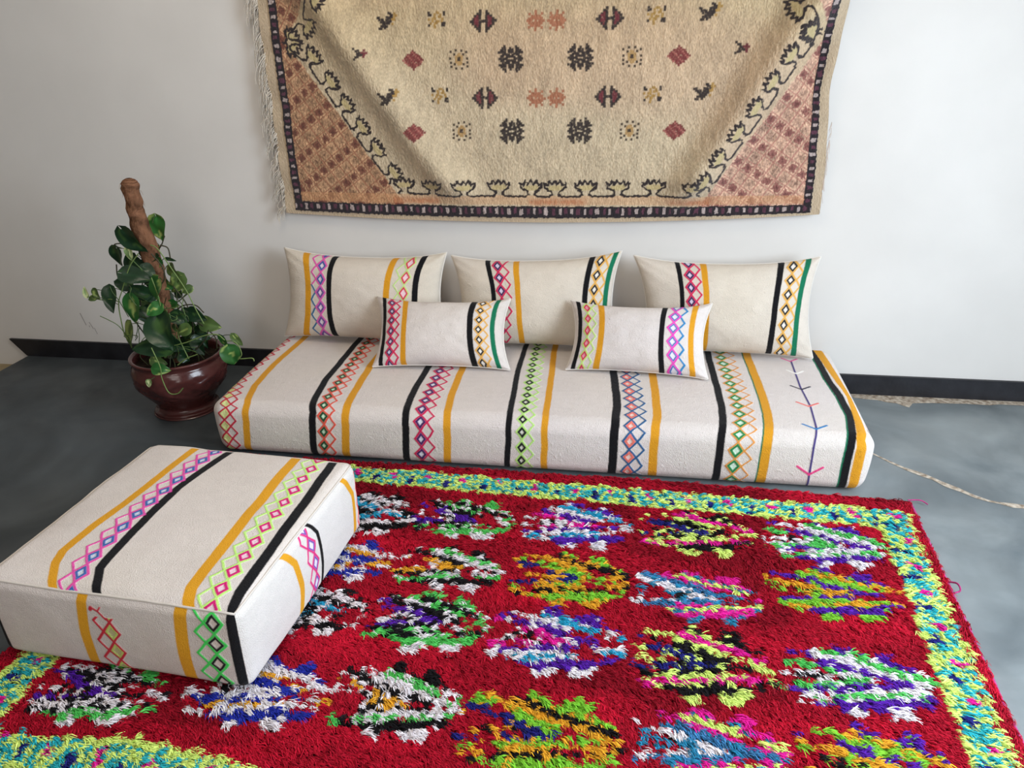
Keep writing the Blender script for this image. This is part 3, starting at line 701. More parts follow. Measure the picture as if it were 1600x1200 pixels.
CHEV = ["#......", ".##..w.", "..##www", "..###w.", ".##..w.", "#......"]
DIA = ["".join(('w' if (i * 3 + j * 2) % 5 else 'r') if abs(i - 6) / 6.6 + abs(j - 5) / 5.6 <= 1 else '.' for i in range(13)) for j in range(11)]
CM = {'#': BLK, 'w': WIN, 'o': OCH, 's': SAL, 'r': (176, 88, 82)}
RW = (.943, 1.053, 1.172, 1.288, 1.405, 1.522)
for r in (0, 2, 4):
    z = RW[r]
    for x in (.887, 1.117): cv.stamp(FLOWER, x, z, .0064, CM)
    for x in (.553, 1.431): cv.stamp(DIA, x, z, .0056, {'w': (116, 52, 52), 'r': (158, 92, 84)})
    for x in (.711, 1.283): cv.stamp(DOTS, x, z, .0062, {'#': (62, 50, 42), 'o': (170, 136, 88)})
    if r: 
        cv.stamp(CHEV, .384, z + .024, .0064, CM); cv.stamp(CHEV, 1.626, z + .020, .0064, CM)
for r in (1, 3, 5):
    z = RW[r]
    for x in (.796, 1.208): cv.stamp(ARROW, x, z - .002, .0074, CM)
    for x in (.969, 1.038): cv.stamp(STAR, x, z - .004, .0068, CM)
    cv.stamp(BIRD, .469, z + .006, .0064, CM); cv.stamp(BIRD, 1.517, z + .010, .0064, CM)
    cv.stamp(SPR, .639, z + .005, .0064, CM); cv.stamp(SPR, 1.352, z + .003, .0064, CM)
# dark border with little light and wine blocks, tan selvage outside
def band(mask, along, across):
    c = np.empty(mask.shape + (3,)); c[:] = lin((40, 34, 38))
    k = along / .0225 + .35 * (vnoise(along * 40, across * 0 + 2, 50) - .5); i = np.floor(k); f = np.abs(k - i - .5)
    blk = (f < .24 + .22 * (vnoise(Xg * 90, Zg * 90, 51) - .5)) & (np.abs(across) < .0085 + .008 * (vnoise(Xg * 110, Zg * 110, 52) - .5))
    lt = (i % 2 == 0)
    c[blk & lt] = lin((168, 152, 148)); c[blk & ~lt] = lin((88, 52, 66))
    c *= knots_noise(.25, 5)[..., None]
    fb[mask] = c[mask]
bl, bo, br_, bro, bb, bbo = .087, .056, 1.869, 1.896, .698, .660
jg = .003 * (vnoise(Xg * 140, Zg * 140, 53) - .5)
mk = (Xg > bo + jg) & (Xg < bl + jg) & (Zs > bbo); band(mk, Zg, Xg - (bo + bl) / 2)
mk = (Xg > br_ + jg) & (Xg < bro + jg) & (Zs > bbo); band(mk, Zg, Xg - (bro + br_) / 2)
mk = (Zs > bbo + jg) & (Zs < bb - .004 + jg) & (Xg > bo) & (Xg < bro); band(mk, Xg, Zs - (bb + bbo) / 2)
sv = (Xg < bo + jg) | (Xg > bro + jg) | (Zs < bbo + jg)
fb[sv] = (lin((184, 164, 138)) * (1 + .12 * (vnoise(Xg * 400, Zg * 60, 54) - .5))[..., None])[sv]
# hang: sagging lower edge, two slanting folds
sag = (.02 * (Xg - RX0) / 1.9 - .030 * (1 - ((Xg - .97) / .95) ** 2)) * np.exp(-(Zg - RZ0) / .05)
def dist_line(ax, az, bx, bz):
    L = math.hypot(bx - ax, bz - az); return ((Xg - ax) * (bz - az) - (Zg - az) * (bx - ax)) / L
dl = dist_line(.321, 1.244, .649, .777) + .05 * (Zg - 1.0) ** 2; dr = dist_line(1.790, 1.253, 1.520, .800)
fadeb = sstep(.66, .80, Zg)
y = .016 + .056 * np.exp(-(dl / .065) ** 2) * fadeb + .075 * np.exp(-(dr / .060) ** 2) * fadeb
y += .016 * np.exp(-((Xg - .95) / .5) ** 2) * np.exp(-((Zg - .95) / .28) ** 2)
y += .004 * np.sin(Zg * 40 + 3 * np.sin(Xg * 5)) * np.exp(-np.minimum(Xg - RX0, RX1 - Xg) / .05) + .006 * (vnoise(Xg * 5, Zg * 5, 57) - .5)
y += np.where(Xg > 1.86, .014 * sstep(1.86, 1.92, Xg) * sstep(.75, 1.1, Zg) * np.exp(-((Zg - 1.1) / .12) ** 2), 0)
y += (~sv) * (.004 + .0022 * (vnoise(Xg * 230, Zg * 120, 58) - .5) + .0018 * (vnoise(Xg * 60, Zg * 45, 59) - .5))
rim = .0
Xw = Xg.copy()
Xw += np.where(Xg > 1.8, -.022 * np.exp(-((Zg - 1.07) / .13) ** 2) * sstep(1.8, 1.92, Xg), 0)
Xw += .004 * (vnoise(Zg * 9, Xg * 0 + 3, 60) - .5)
V = np.stack([Xw, -y, Zg + sag], -1)
Vb = V[::8, ::8].copy(); Vb[..., 1] = -.001
wr = mesh_np('hanging_rug', V, grid_faces(nx, nz), M_WRUG, fb)
tag(wr, 'beige knotted rug with dark border and small motifs hanging on the wall', 'rug')
# warp fringe along the left edge, a few loose threads at the right
acc = Acc()
for i in range(330):
    z = rng.uniform(RZ0 + .01, RZ1 - .01); L = rng.uniform(.045, .085) * (1.15 if z > 1.0 else .9); out = rng.uniform(.012, .045)
    t = np.linspace(0, 1, 6); cl = .010 * math.sin(z * 70)
    w_ = rng.normal(0, .004)
    px = RX0 + .004 - out * np.sin(t * 1.7) - cl * t * .5 + w_ * np.sin(t * 6); pz = z + .006 - L * t ** 1.35; py = -.012 - .012 * t * rng.random() - .004 * np.sin(t * 3)
    g = rng.uniform(.75, 1.1)
    V, F = tube_np(np.stack([px, py, pz], -1), np.linspace(.0016, .0007, 6), 4); acc.add(V, F, lin((214, 204, 190)) * g)
acc.build('fringe', M_FRINGE, wr); acc = Acc()
for i in range(26):
    z = rng.uniform(RZ0 + .03, RZ0 + .35); t = np.linspace(0, 1, 6); L = rng.uniform(.02, .05)
    px = RX1 - .002 + .006 * np.sin(t * 2 + i) * t + .004; pz = z + .02 - L * t; py = np.full(6, -.012)
    V, F = tube_np(np.stack([px, py, pz], -1), np.linspace(.0011, .0006, 6), 4); acc.add(V, F, lin((206, 190, 178)))
acc.build('fringe', M_FRINGE, wr)

# ------------------------------------------------------------------ shag rug on the floor
RGX, RGY, RTH = 2.05268, -.83005, -.03130
rug = empty('shag_rug', (RGX, RGY, 0), RTH)
tag(rug, 'red shag floor rug with multicoloured leaf motifs and a lime and turquoise border', 'rug')
U0, U1, V0, V1 = -2.075, .078, -1.185, .098
bm = bmesh.new()                                           # the back edge runs along the foot of the mattress
ol = [(U0, V0), (U1, V0), (U1, V1), (-.06, V1), (U0, .056)]
lo_ = [bm.verts.new((u, v, .001)) for u, v in ol]; hi_ = [bm.verts.new((u, v, .008)) for u, v in ol]
bm.faces.new(lo_[::-1]); bm.faces.new(hi_)
for i in range(5): bm.faces.new((lo_[i], lo_[(i + 1) % 5], hi_[(i + 1) % 5], hi_[i]))
from_bm('backing', bm, M_BACK, rug)
def cord(pts, r): return tube_np(smooth_path(pts, 8), r, 6)
V, F = cord([(U1 + .002, v, .006 + .002 * math.sin(v * 40)) for v in np.linspace(V1, V0, 40)] , .0045)
o = mesh_np('selvage_cord', V, F, M_CORD, None, rug); o['label'] = 'pink selvage cord along the right edge'
V, F = cord([(U1 + .004, -.27, .012), (U1 + .018, -.285, .020), (U1 + .022, -.30, .012), (U1 + .006, -.31, .010)], .0022)
mesh_np('loose_thread', V, F, M_CORD, None, rug)
V2, F2 = cord([(U1 - .005, .092, .015), (U1 + .03, .098, .014), (U1 + .05, .092, .006)], .0018)
mesh_np('loose_thread', V2, F2, M_CORD, None, rug)
sp = .0094
gu, gv = np.meshgrid(np.arange(U0 + .006, U1 - .002, sp), np.arange(V0 + .006, V1 - .002, sp), indexing='ij')
tu = (gu + rng.normal(0, .0018, gu.shape)).ravel(); tv = (gv + rng.normal(0, .0018, gv.shape)).ravel()
# leave out the tufts pressed flat under the pouf
wx = RGX + math.cos(RTH) * tu - math.sin(RTH) * tv; wy = RGY + math.sin(RTH) * tu + math.cos(RTH) * tv
ca, sa = math.cos(-.05431), math.sin(-.05431)
pa = ca * (wx - .57905) + sa * (wy + 1.68273); pb = -sa * (wx - .57905) + ca * (wy + 1.68273)
keep = ~((pa > -.612 + .035) & (pa < -.035) & (pb > .035) & (pb < .577)) & ~((wy > -.714) & (wx < 2.035))
press = ((pa > -.63) & (pa < .018) & (pb > -.018) & (pb < .63))[keep]   # tufts squashed by the rim of the pouf
tu, tv = tu[keep], tv[keep]; nt_ = len(tu)
LEM, TEAL, NAVY, MAG, WHT, BLKy, ORG, LIM, GRN, PUR, CYA, BLU = (216, 240, 124), (44, 176, 188), (34, 36, 120), (224, 30, 150), (232, 226, 232), (22, 20, 24), (228, 164, 44), (128, 200, 56), (84, 196, 92), (84, 30, 160), (40, 160, 200), (36, 48, 160)
RED = (170, 14, 40)
tc = np.empty((nt_, 3)); tc[:] = lin(RED)
tn = vnoise(tu * 5.2 + 3, tv * 8.5 + 11, 71); tn2 = vnoise(tu * 12 + 40, tv * 16 + 40, 72)
tone = np.where(tn > .68, 1.28, np.where(tn < .34, .66, 1.0)) * (1 + .25 * (tn2 - .5))
tc *= tone[:, None]
patt = np.zeros(nt_, bool)
def setc(m, col):
    tc[m] = lin(col); patt[m] = True
def band_cols(m, along, across):
    k = along / .0205 + .55 * (vnoise(across * 45 + 9, along * 22, 73) - .5); f = k - np.floor(k)
    le = (f < .50) | (np.abs(across) > .036)
    setc(m & le, LEM); setc(m & ~le, TEAL)
    al2 = along + .006 * np.sin(across * 90)
    setc(m & (np.mod(al2, .112) < .015) & (across > -.010) & (across < .020), MAG)
    setc(m & (np.mod(al2 + .056, .112) < .017) & (across > -.030) & (across < .002), NAVY)
wob = .006 * (vnoise(tu * 30, tv * 30, 74) - .5) * 2
inr = (np.abs(tu - .0005 + wob) < .043) & (tv < .032) & (tv > -1.145); inb = (np.abs(tv + .012 + wob) < .042) & (tu > -2.03) & (tu < .04)
inl = (np.abs(tu + 1.987 + wob) < .043) & (tv < .03) & (tv > -1.145); inf = (np.abs(tv + 1.100 + .012 * np.sin(tu * 9) + wob) < .042) & (tu > -2.03) & (tu < .04)
band_cols(inb, tu, tv + .012); band_cols(inf, tu, tv + 1.1); band_cols(inr, tv, tu); band_cols(inl, tv, tu + 1.987)
PAL = dict(                                               # inner, second, middle, fourth, outer, outline
 a1=(BLKy, CYA, BLKy, WHT, BLKy, WHT), a2=(WHT, BLU, ORG, WHT, BLU, WHT), b1=(PUR, BLKy, GRN, BLKy, GRN, WHT), b2=(ORG, BLKy, WHT, GRN, BLKy, WHT),
 c1=(MAG, PUR, WHT, CYA, PUR, WHT), c2=(NAVY, LIM, ORG, BLKy, LIM, ORG), d1=(NAVY, BLKy, LEM, MAG, BLKy, LEM), d2=(WHT, (60, 120, 170), MAG, LEM, MAG, (40, 130, 170)),
 e1=(GRN, PUR, WHT, GRN, PUR, WHT), e2=(ORG, PUR, LIM, ORG, PUR, LIM), z=(PUR, BLKy, WHT, BLKy, GRN, WHT))
MOT = [(-1.61, -1.315, -.108, -.318, 'a1'), (-1.315, -1.03, -.094, -.296, 'b1'), (-1.009, -.709, -.074, -.288, 'c1'), (-.690, -.381, -.056, -.262, 'd1'), (-.355, -.047, -.058, -.258, 'e1'),
       (-1.605, -1.312, -.330, -.515, 'a2'), (-1.300, -1.019, -.331, -.509, 'b2'), (-1.003, -.695, -.307, -.514, 'c2'), (-.684, -.379, -.325, -.529, 'd2'), (-.372, -.049, -.262, -.457, 'e2'),
       (-1.605, -1.302, -.530, -.715, 'a1'), (-1.296, -1.011, -.518, -.722, 'b1'), (-1.008, -.696, -.524, -.741, 'c1'), (-.684, -.380, -.535, -.760, 'd1'), (-.367, -.056, -.540, -.746, 'e1'),
       (-1.601, -1.299, -.785, -.985, 'a2'), (-1.296, -1.018, -.760, -.962, 'b2'), (-1.011, -.682, -.785, -1.000, 'c2'), (-.662, -.371, -.768, -.975, 'd2'), (-.359, -.060, -.765, -.965, 'e2'),
       (-1.92, -1.63, -.10, -.31, 'z'), (-1.92, -1.63, -.33, -.52, 'b2'), (-1.92, -1.63, -.54, -.74, 'z'), (-1.925, -1.636, -.860, -1.035, 'z')]
QP = ([0, .06, .14, .36, .40, .50, .53, .64, .68, .79, .82, .93, 1.0], [.46, .70, .74, .76, .98, .98, .74, .72, .94, .86, .58, .46, .22])
for (ul, ur, vt, vb, pk_) in MOT:
    pal = PAL[pk_]
    p = (tu - ul) / (ur - ul); q = (tv - (vt + vb) / 2) / ((vt - vb) / 2)
    p = p + .05 * (vnoise(tu * 60 + ul * 9, tv * 60, 75) - .5); qa = np.abs(q)
    c = p + np.where(q > 0, 1.15, 1.65) * qa + .03 * (vnoise(tu * 90, tv * 90, 76) - .5)
    ins = (p > 0) & (p < 1) & (qa < np.interp(p, *QP))
    r = rng.random(nt_)
    for lo, hi, col in ((.45, .66, pal[0]), (.66, .70, pal[5]), (.70, .92, pal[1]), (.92, .98, pal[5]), (.98, 1.14, pal[2]), (1.14, 1.32, pal[3]), (1.32, 1.38, pal[5]), (1.38, 1.80, pal[4]), (1.80, 3, pal[5])):
        m = ins & (c >= lo) & (c < hi); setc(m, col)
    setc(ins & (c > .45) & (r < .035), pal[5])
    m = ins & (c < .45) & (r < .35) & (vnoise(tu * 14, tv * 120, 79) > .5); setc(m, pal[5])
    m = (p > .14) & (p < .42) & (qa < .13); setc(m & (r < .45), pal[5]); setc(m & (r >= .45) & (r < .8), BLKy)
    # broken streaks of ground colour at the open left end and through the blunt right end
    m = ins & (p < .30) & (vnoise(tu * 16, tv * 130 + ul * 40, 77) > .50 + .5 * np.clip(p - .1, 0, 1)); tc[m] = lin(RED); patt[m] = False
    m = ins & (p > .62) & (qa < .42) & (vnoise(tu * 18, tv * 130, 78) > .56); tc[m] = lin(RED); patt[m] = False
# strands: each tuft is a lock of fine yarn whose tips draw together
NS = 17
n = nt_ * NS
rep = lambda a: np.repeat(a, NS, axis=0)
flow = 1.1 * (vnoise(tu * 6, tv * 6, 81) - .5) + .28 * rng.normal(size=nt_)
th = rep(np.where(patt, -.30, -.6) + flow) + rng.normal(0, .20, n)             # tips fall towards the lower right of the rug
th = np.where(rep(tu) > .045, -1.7 + rng.normal(0, .3, n), th); th = np.where(rep(tu) < -2.04, -.9 + rng.normal(0, .3, n), th)
ex_, ey_ = rng.normal(0, .0036, n), rng.normal(0, .0036, n)
ru, rv = rep(tu) + ex_, rep(tv) + ey_
Ls = rep(rng.uniform(.019, .028, nt_) * np.where(patt, 1.10, 1.0)) * rng.uniform(.80, 1.12, n)
lean = rep(rng.uniform(.7, 1.0, nt_)) * rng.uniform(.85, 1.1, n); up = rep(rng.uniform(.55, .85, nt_)) * rng.uniform(.8, 1.15, n)
dx, dy = np.cos(th), np.sin(th)
thk = rng.uniform(.0008, .0014, n) * rep(np.where(patt, 1.15, 1.0))
tw = rng.normal(0, .45, n)
V = np.empty((n, 4, 2, 3), np.float32)
cr_ = rng.normal(0, .18, n)
for i, (hh, zz, ww) in enumerate(((0, 0, 1.0), (.18, .38, 1.0), (.55, .55, .9), (.95, .42, .3))):
    bx = ru - ex_ * .55 * hh + Ls * lean * hh * (dx - dy * cr_ * hh); by = rv - ey_ * .55 * hh + Ls * lean * hh * (dy + dx * cr_ * hh); bz = .006 + Ls * up * zz
    bz = np.maximum(np.where(rep(press), np.minimum(bz, .0165), bz), .0065)
    for k, sg in enumerate((-1, 1)):
        V[:, i, k, 0] = bx - sg * dy * thk * ww; V[:, i, k, 1] = by + sg * dx * thk * ww; V[:, i, k, 2] = bz + sg * thk * ww * tw
fb4 = np.array([[0, 1, 3, 2], [2, 3, 5, 4], [4, 5, 7, 6]])
F = (np.arange(n)[:, None, None] * 8 + fb4[None]).reshape(-1, 4)
sc_ = rep(tc) * np.clip(rng.normal(1.0, .13, (n, 1)), .6, 1.4)
Cc = np.repeat(sc_[:, None], 8, axis=1).reshape(-1, 3)
pl_ = mesh_np('pile', V, F, M_YARN, np.clip(Cc, 0, 1), rug); pl_['kind'] = 'stuff'

# ------------------------------------------------------------------ potted climber on a coir pole
plant = empty('potted_climbing_plant', (-.305, -.39, 0))
tag(plant, 'green trailing plant on a brown coir pole in a brown glazed pot', 'potted plant')
PR = [(.0, .0), (.108, .0), (.114, .006), (.113, .014), (.104, .020), (.098, .030), (.103, .042), (.118, .064), (.136, .090), (.152, .118), (.161, .146), (.163, .168), (.158, .188), (.153, .200), (.156, .210), (.161, .217), (.161, .222), (.155, .224), (.148, .219), (.145, .205), (.146, .185)]
prof = smooth_path(np.array([(r, z, 0) for r, z in PR]), 5)[:, :2]
th_ = np.linspace(0, 2 * np.pi, 160, endpoint=False)
Rr, TT = np.meshgrid(prof[:, 0], th_, indexing='ij'); Zz = np.broadcast_to(prof[:, 1][:, None], Rr.shape)
rel = np.exp(-((Zz - .125) / .035) ** 2) * (np.arange(len(prof)) < len(prof) * .72)[:, None]
orn = np.abs(np.sin(TT * 4 + 1.2 * np.sin(Zz * 60))) ** 6 + .8 * (vnoise(TT * 9, Zz * 90, 91) > .62) * np.abs(np.sin(TT * 4 + .8))
Rr = Rr + .0075 * rel * np.clip(orn, 0, 1) + .002 * np.exp(-((Zz - .088 - .006 * np.cos(TT * 4)) / .004) ** 2) * (np.arange(len(prof)) < len(prof) * .72)[:, None]
V = np.stack([Rr * np.cos(TT), Rr * np.sin(TT), Zz], -1)
npf, nth = Rr.shape
i = np.arange(npf - 1)[:, None] * nth; j = np.arange(nth)[None]
F = np.stack([i + j, i + (j + 1) % nth, i + nth + (j + 1) % nth, i + nth + j], -1).reshape(-1, 4)
pot = mesh_np('pot', V, F, M_POT, None, plant)
bm = bmesh.new(); bmesh.ops.create_circle(bm, cap_ends=True, segments=48, radius=.148); bmesh.ops.translate(bm, verts=bm.verts, vec=(0, 0, .188))
from_bm('soil', bm, M_SOIL, plant)
LEAVES = [
    (0.018, 0.02, 0.667, 0.073, 0.062, 90, 1),
    (-0.014, -0.08, 0.648, 0.093, 0.067, 65, 0),
    (-0.112, -0.04, 0.582, 0.067, 0.054, 105, 0),
    (-0.047, -0.07, 0.604, 0.038, 0.027, 80, 2),
    (-0.023, -0.09, 0.532, 0.088, 0.057, 15, 0),
    (0.004, -0.06, 0.539, 0.051, 0.038, 45, 0),
    (-0.133, -0.03, 0.487, 0.063, 0.041, 195, 0),
    (0.044, -0.1, 0.484, 0.083, 0.066, 110, 1),
    (0.038, 0.03, 0.513, 0.049, 0.046, 60, 3),
    (0.043, 0.02, 0.473, 0.066, 0.054, 130, 3),
    (0.042, 0.02, 0.561, 0.041, 0.011, 5, 0),
    (-0.189, -0.03, 0.422, 0.077, 0.051, 85, 0),
    (-0.246, -0.02, 0.441, 0.033, 0.024, 60, 3),
    (-0.27, -0.02, 0.424, 0.033, 0.021, 165, 3),
    (-0.289, -0.02, 0.449, 0.033, 0.017, 250, 2),
    (-0.062, -0.1, 0.414, 0.085, 0.062, 100, 1),
    (-0.04, -0.08, 0.388, 0.049, 0.04, 60, 0),
    (0.031, -0.12, 0.425, 0.052, 0.041, 150, 1),
    (-0.093, -0.1, 0.318, 0.096, 0.049, 112, 3),
    (0.064, -0.14, 0.348, 0.107, 0.096, 60, 0),
    (-0.007, -0.13, 0.29, 0.122, 0.058, 178, 0),
    (0.111, -0.1, 0.347, 0.051, 0.038, 155, 3),
    (0.081, -0.06, 0.373, 0.057, 0.044, 30, 0),
    (0.124, -0.02, 0.372, 0.058, 0.047, 25, 0),
    (0.156, 0.0, 0.332, 0.065, 0.049, 10, 3),
    (0.233, -0.06, 0.294, 0.049, 0.033, 75, 1),
    (0.259, -0.08, 0.25, 0.065, 0.057, 88, 1),
    (0.277, -0.05, 0.296, 0.052, 0.024, 72, 3),
    (0.061, -0.19, 0.239, 0.052, 0.036, 5, 1),
    (-0.0, -0.19, 0.182, 0.025, 0.019, 105, 2),
    (-0.06, -0.05, 0.468, 0.066, 0.044, 200, 0),
    (0.003, 0.0, 0.406, 0.063, 0.047, 80, 0),
    (0.035, -0.06, 0.277, 0.071, 0.055, 40, 0),
    (0.061, 0.02, 0.259, 0.063, 0.047, 120, 0),
    (0.102, 0.03, 0.278, 0.047, 0.032, 30, 0),
    (0.052, 0.03, 0.364, 0.055, 0.036, 210, 0),
    (-0.021, -0.05, 0.349, 0.063, 0.052, 140, 0),
    (-0.105, 0.0, 0.55, 0.055, 0.041, 120, 0),
    (0.039, -0.09, 0.398, 0.047, 0.038, 20, 1),
    (-0.045, -0.03, 0.446, 0.047, 0.036, 200, 0),
    (-0.156, 0.03, 0.423, 0.047, 0.032, 160, 0),
    (0.055, -0.03, 0.254, 0.063, 0.044, 10, 0),
    (-0.008, 0.04, 0.424, 0.04, 0.032, 40, 0),
    (0.108, -0.02, 0.252, 0.055, 0.04, 60, 0),
    (-0.061, -0.02, 0.295, 0.063, 0.047, 100, 0),
    (-0.052, 0.02, 0.478, 0.055, 0.043, 75, 0),
    (-0.05, -0.02, 0.553, 0.044, 0.035, 30, 0),
]
VINES = [
    ( [(0.01, -0.03, 0.626), (0.034, -0.03, 0.611), (0.074, -0.03, 0.536), (0.108, -0.03, 0.467), (0.128, -0.03, 0.404), (0.149, -0.03, 0.348)] , 1),
    ( [(0.0, -0.09, 0.612), (-0.043, -0.09, 0.566), (-0.093, -0.09, 0.48), (-0.117, -0.09, 0.433), (-0.123, -0.09, 0.369), (-0.123, -0.09, 0.316)] , 1),
    ( [(0.02, -0.05, 0.601), (0.05, -0.05, 0.557), (0.05, -0.05, 0.518), (0.026, -0.05, 0.487)] , 0),
    ( [(-0.094, -0.02, 0.627), (-0.125, -0.02, 0.624), (-0.132, -0.02, 0.617), (-0.109, -0.02, 0.609)] , 0),
    ( [(-0.142, -0.02, 0.551), (-0.148, -0.02, 0.512), (-0.136, -0.02, 0.5)] , 0),
    ( [(0.042, -0.11, 0.537), (0.052, -0.11, 0.476), (0.054, -0.11, 0.414), (0.065, -0.11, 0.351)] , 1),
    ( [(-0.231, -0.03, 0.424), (-0.188, -0.03, 0.427), (-0.16, -0.03, 0.419)] , 1),
    ( [(-0.293, -0.02, 0.435), (-0.269, -0.02, 0.426), (-0.239, -0.02, 0.421)] , 1),
    ( [(0.058, -0.12, 0.294), (0.127, -0.12, 0.313), (0.197, -0.12, 0.34), (0.246, -0.12, 0.346), (0.27, -0.12, 0.327)] , 1),
    ( [(0.048, -0.2, 0.322), (0.064, -0.2, 0.252), (0.061, -0.2, 0.211), (0.075, -0.2, 0.158), (0.107, -0.2, 0.156), (0.132, -0.2, 0.178)] , 1),
    ( [(0.076, -0.12, 0.226), (0.114, -0.12, 0.252), (0.159, -0.12, 0.27)] , 1),
    ( [(0.233, -0.06, 0.298), (0.266, -0.06, 0.299), (0.283, -0.06, 0.28), (0.288, -0.06, 0.251), (0.279, -0.06, 0.234), (0.324, -0.06, 0.238), (0.331, -0.06, 0.227)] , 1),
    ( [(-0.001, 0.0, 0.196), (0.01, 0.0, 0.324), (0.006, 0.0, 0.438), (0.015, 0.0, 0.518)] , 0),
    ( [(0.066, 0.01, 0.212), (0.08, 0.01, 0.323), (0.072, 0.01, 0.404), (0.036, 0.01, 0.468)] , 0),
    ( [(-0.035, -0.05, 0.216), (-0.074, -0.05, 0.306), (-0.096, -0.05, 0.355), (-0.097, -0.05, 0.42)] , 0),
    ( [(-0.067, -0.04, 0.253), (-0.07, -0.04, 0.385), (-0.063, -0.04, 0.449), (-0.027, -0.04, 0.529)] , 0),
    ( [(0.036, 0.02, 0.644), (0.011, 0.02, 0.605), (-0.028, 0.02, 0.581)] , 0),
    ( [(0.019, 0.01, 0.615), (0.045, 0.01, 0.605), (0.047, 0.01, 0.57)] , 0),
    ( [(0.013, -0.07, 0.226), (-0.005, -0.07, 0.333), (-0.011, -0.07, 0.413)] , 0),
    ( [(0.054, -0.03, 0.211), (0.136, -0.03, 0.282), (0.161, -0.03, 0.324)] , 0),
    ( [(0.033, -0.02, 0.373), (0.073, -0.02, 0.407), (0.124, -0.02, 0.412), (0.151, -0.02, 0.385)] , 0),
    ( [(0.163, 0.0, 0.246), (0.163, 0.0, 0.288), (0.114, 0.0, 0.336), (0.046, 0.0, 0.375)] , 0),
    ( [(0.096, -0.08, 0.234), (0.074, -0.08, 0.324), (0.097, -0.08, 0.357)] , 1),
]
# coir pole
pp_ = smooth_path([(.004, 0, .17), (0, 0, .34), (-.004, 0, .42), (-.008, 0, .502), (-.016, 0, .579), (-.034, 0, .692), (-.038, 0, .75), (-.038, 0, .815), (-.038, 0, .829), (-.038, 0, .838), (-.038, 0, .842)], 12)
pr_ = np.interp(pp_[:, 2], [.17, .45, .50, .56, .68, .74, .79, .80, .818, .829, .836, .841, .843], [.020, .022, .026, .030, .030, .027, .0265, .028, .029, .026, .020, .010, .002])
nsd = 48; V, F = tube_np(pp_, pr_, nsd)
ang = np.tile(np.arange(nsd), len(pp_)); ht = np.repeat(np.arange(len(pp_)), nsd)
dirv = V - np.repeat(pp_, nsd, axis=0)
V = V + dirv * (.22 * (vnoise(ang * 64 / nsd * .25, ht * .35, 95) - .5) + .05 * np.sin(ht * .55 + ang * .13))[:, None] * sstep(.842, .80, V[:, 2])[:, None]
cc = lin((116, 82, 62)) * (1 + .7 * (vnoise(ang * .6, ht * .9, 96) - .5) + .25 * np.sin(ht * .55 + ang * .13))[:, None]
acc = Acc(); acc.add(V, F, cc)
for k in range(90):                                        # loose coir fibres
    z = rng.uniform(.45, .83); a = rng.uniform(0, 6.28); r = np.interp(z, [.45, .56, .82], [.021, .029, .028]); x0 = np.interp(z, pp_[:, 2], pp_[:, 0])
    t = np.linspace(0, 1, 4); L = rng.uniform(.008, .022)
    P_ = np.stack([x0 + np.cos(a) * (r + L * .35 * t), np.sin(a) * (r + L * .35 * t), z - L * t ** 1.5], -1)
    v_, f_ = tube_np(P_, np.linspace(.0007, .0003, 4), 3); acc.add(v_, f_, lin((150, 110, 80)))
acc.build('coir_pole', M_MOSS, plant)
# leaves
def leaf(x, yv, z, L, W, ang, kind, seed):
    r = np.random.default_rng(seed)
    a = math.radians(ang)
    d = np.array([math.cos(a), r.normal(0, .22) - .05, -math.sin(a)]); d /= np.linalg.norm(d)
    n0 = np.array([r.normal(.0, .28), -.86, .45 + r.normal(0, .22)]); n0 -= d * (n0 @ d); n0 /= np.linalg.norm(n0)
    s = np.cross(d, n0)
    nt2, ns2 = 13, 9
    t = np.linspace(0, 1, nt2)[:, None]; q = np.linspace(-1, 1, ns2)[None]
    sr = np.clip((t - .30) / .70, 0, 1)
    w = W / 2 * np.where(t < .30, np.sqrt(np.clip(1 - (1 - t / .30) ** 2, 0, 1)), (1 - sr) ** .85 * (1 + .62 * sr))
    ll = L * (t - .16 * np.abs(q) ** 1.6 * (1 - t) ** 2 - .5)
    fold = .22 * W * (np.abs(q) ** 1.3) * np.sin(np.pi * t) * r.uniform(.3, 1)
    droop = -.22 * L * (t - .3) ** 2 * r.uniform(.2, 1.4)
    wav = .03 * W * np.sin(t * 9 + q * 3 + seed)
    P = np.array([x, yv, z]) + ll[..., None] * d + (w * q)[..., None] * s + (fold + droop + wav)[..., None] * n0
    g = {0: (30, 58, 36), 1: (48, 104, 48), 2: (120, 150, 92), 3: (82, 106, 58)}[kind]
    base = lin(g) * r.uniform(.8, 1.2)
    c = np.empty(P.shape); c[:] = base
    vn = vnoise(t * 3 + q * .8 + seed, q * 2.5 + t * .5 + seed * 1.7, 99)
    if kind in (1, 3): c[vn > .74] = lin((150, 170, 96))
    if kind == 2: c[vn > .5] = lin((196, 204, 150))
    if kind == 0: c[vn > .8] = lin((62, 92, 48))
    mid = np.abs(q + 0 * t) < .1; c[mid] = c[mid] * 1.35
    return P, grid_faces(nt2, ns2), c.reshape(-1, 3), P[0, ns2 // 2]
acc, vacc = Acc(), Acc()
for k, (x, yv, z, L, W, a, kd) in enumerate(LEAVES):
    P, F, c, base = leaf(x, yv, z, L * 1.17, W * 1.20, a, kd, 200 + k); acc.add(P, F, c)
    # short petiole back towards the middle of the plant
    e = base + np.array([-x * .25 - .008 * np.sign(x), (0.0 - yv) * .45, -.03 if z < .45 else -.02]); m_ = (base + e) / 2 + np.array([0, 0, .008])
    v_, f_ = tube_np(smooth_path([base, m_, e], 4), .0013, 5); vacc.add(v_, f_, lin((66, 84, 46)))
rl = np.random.default_rng(5)
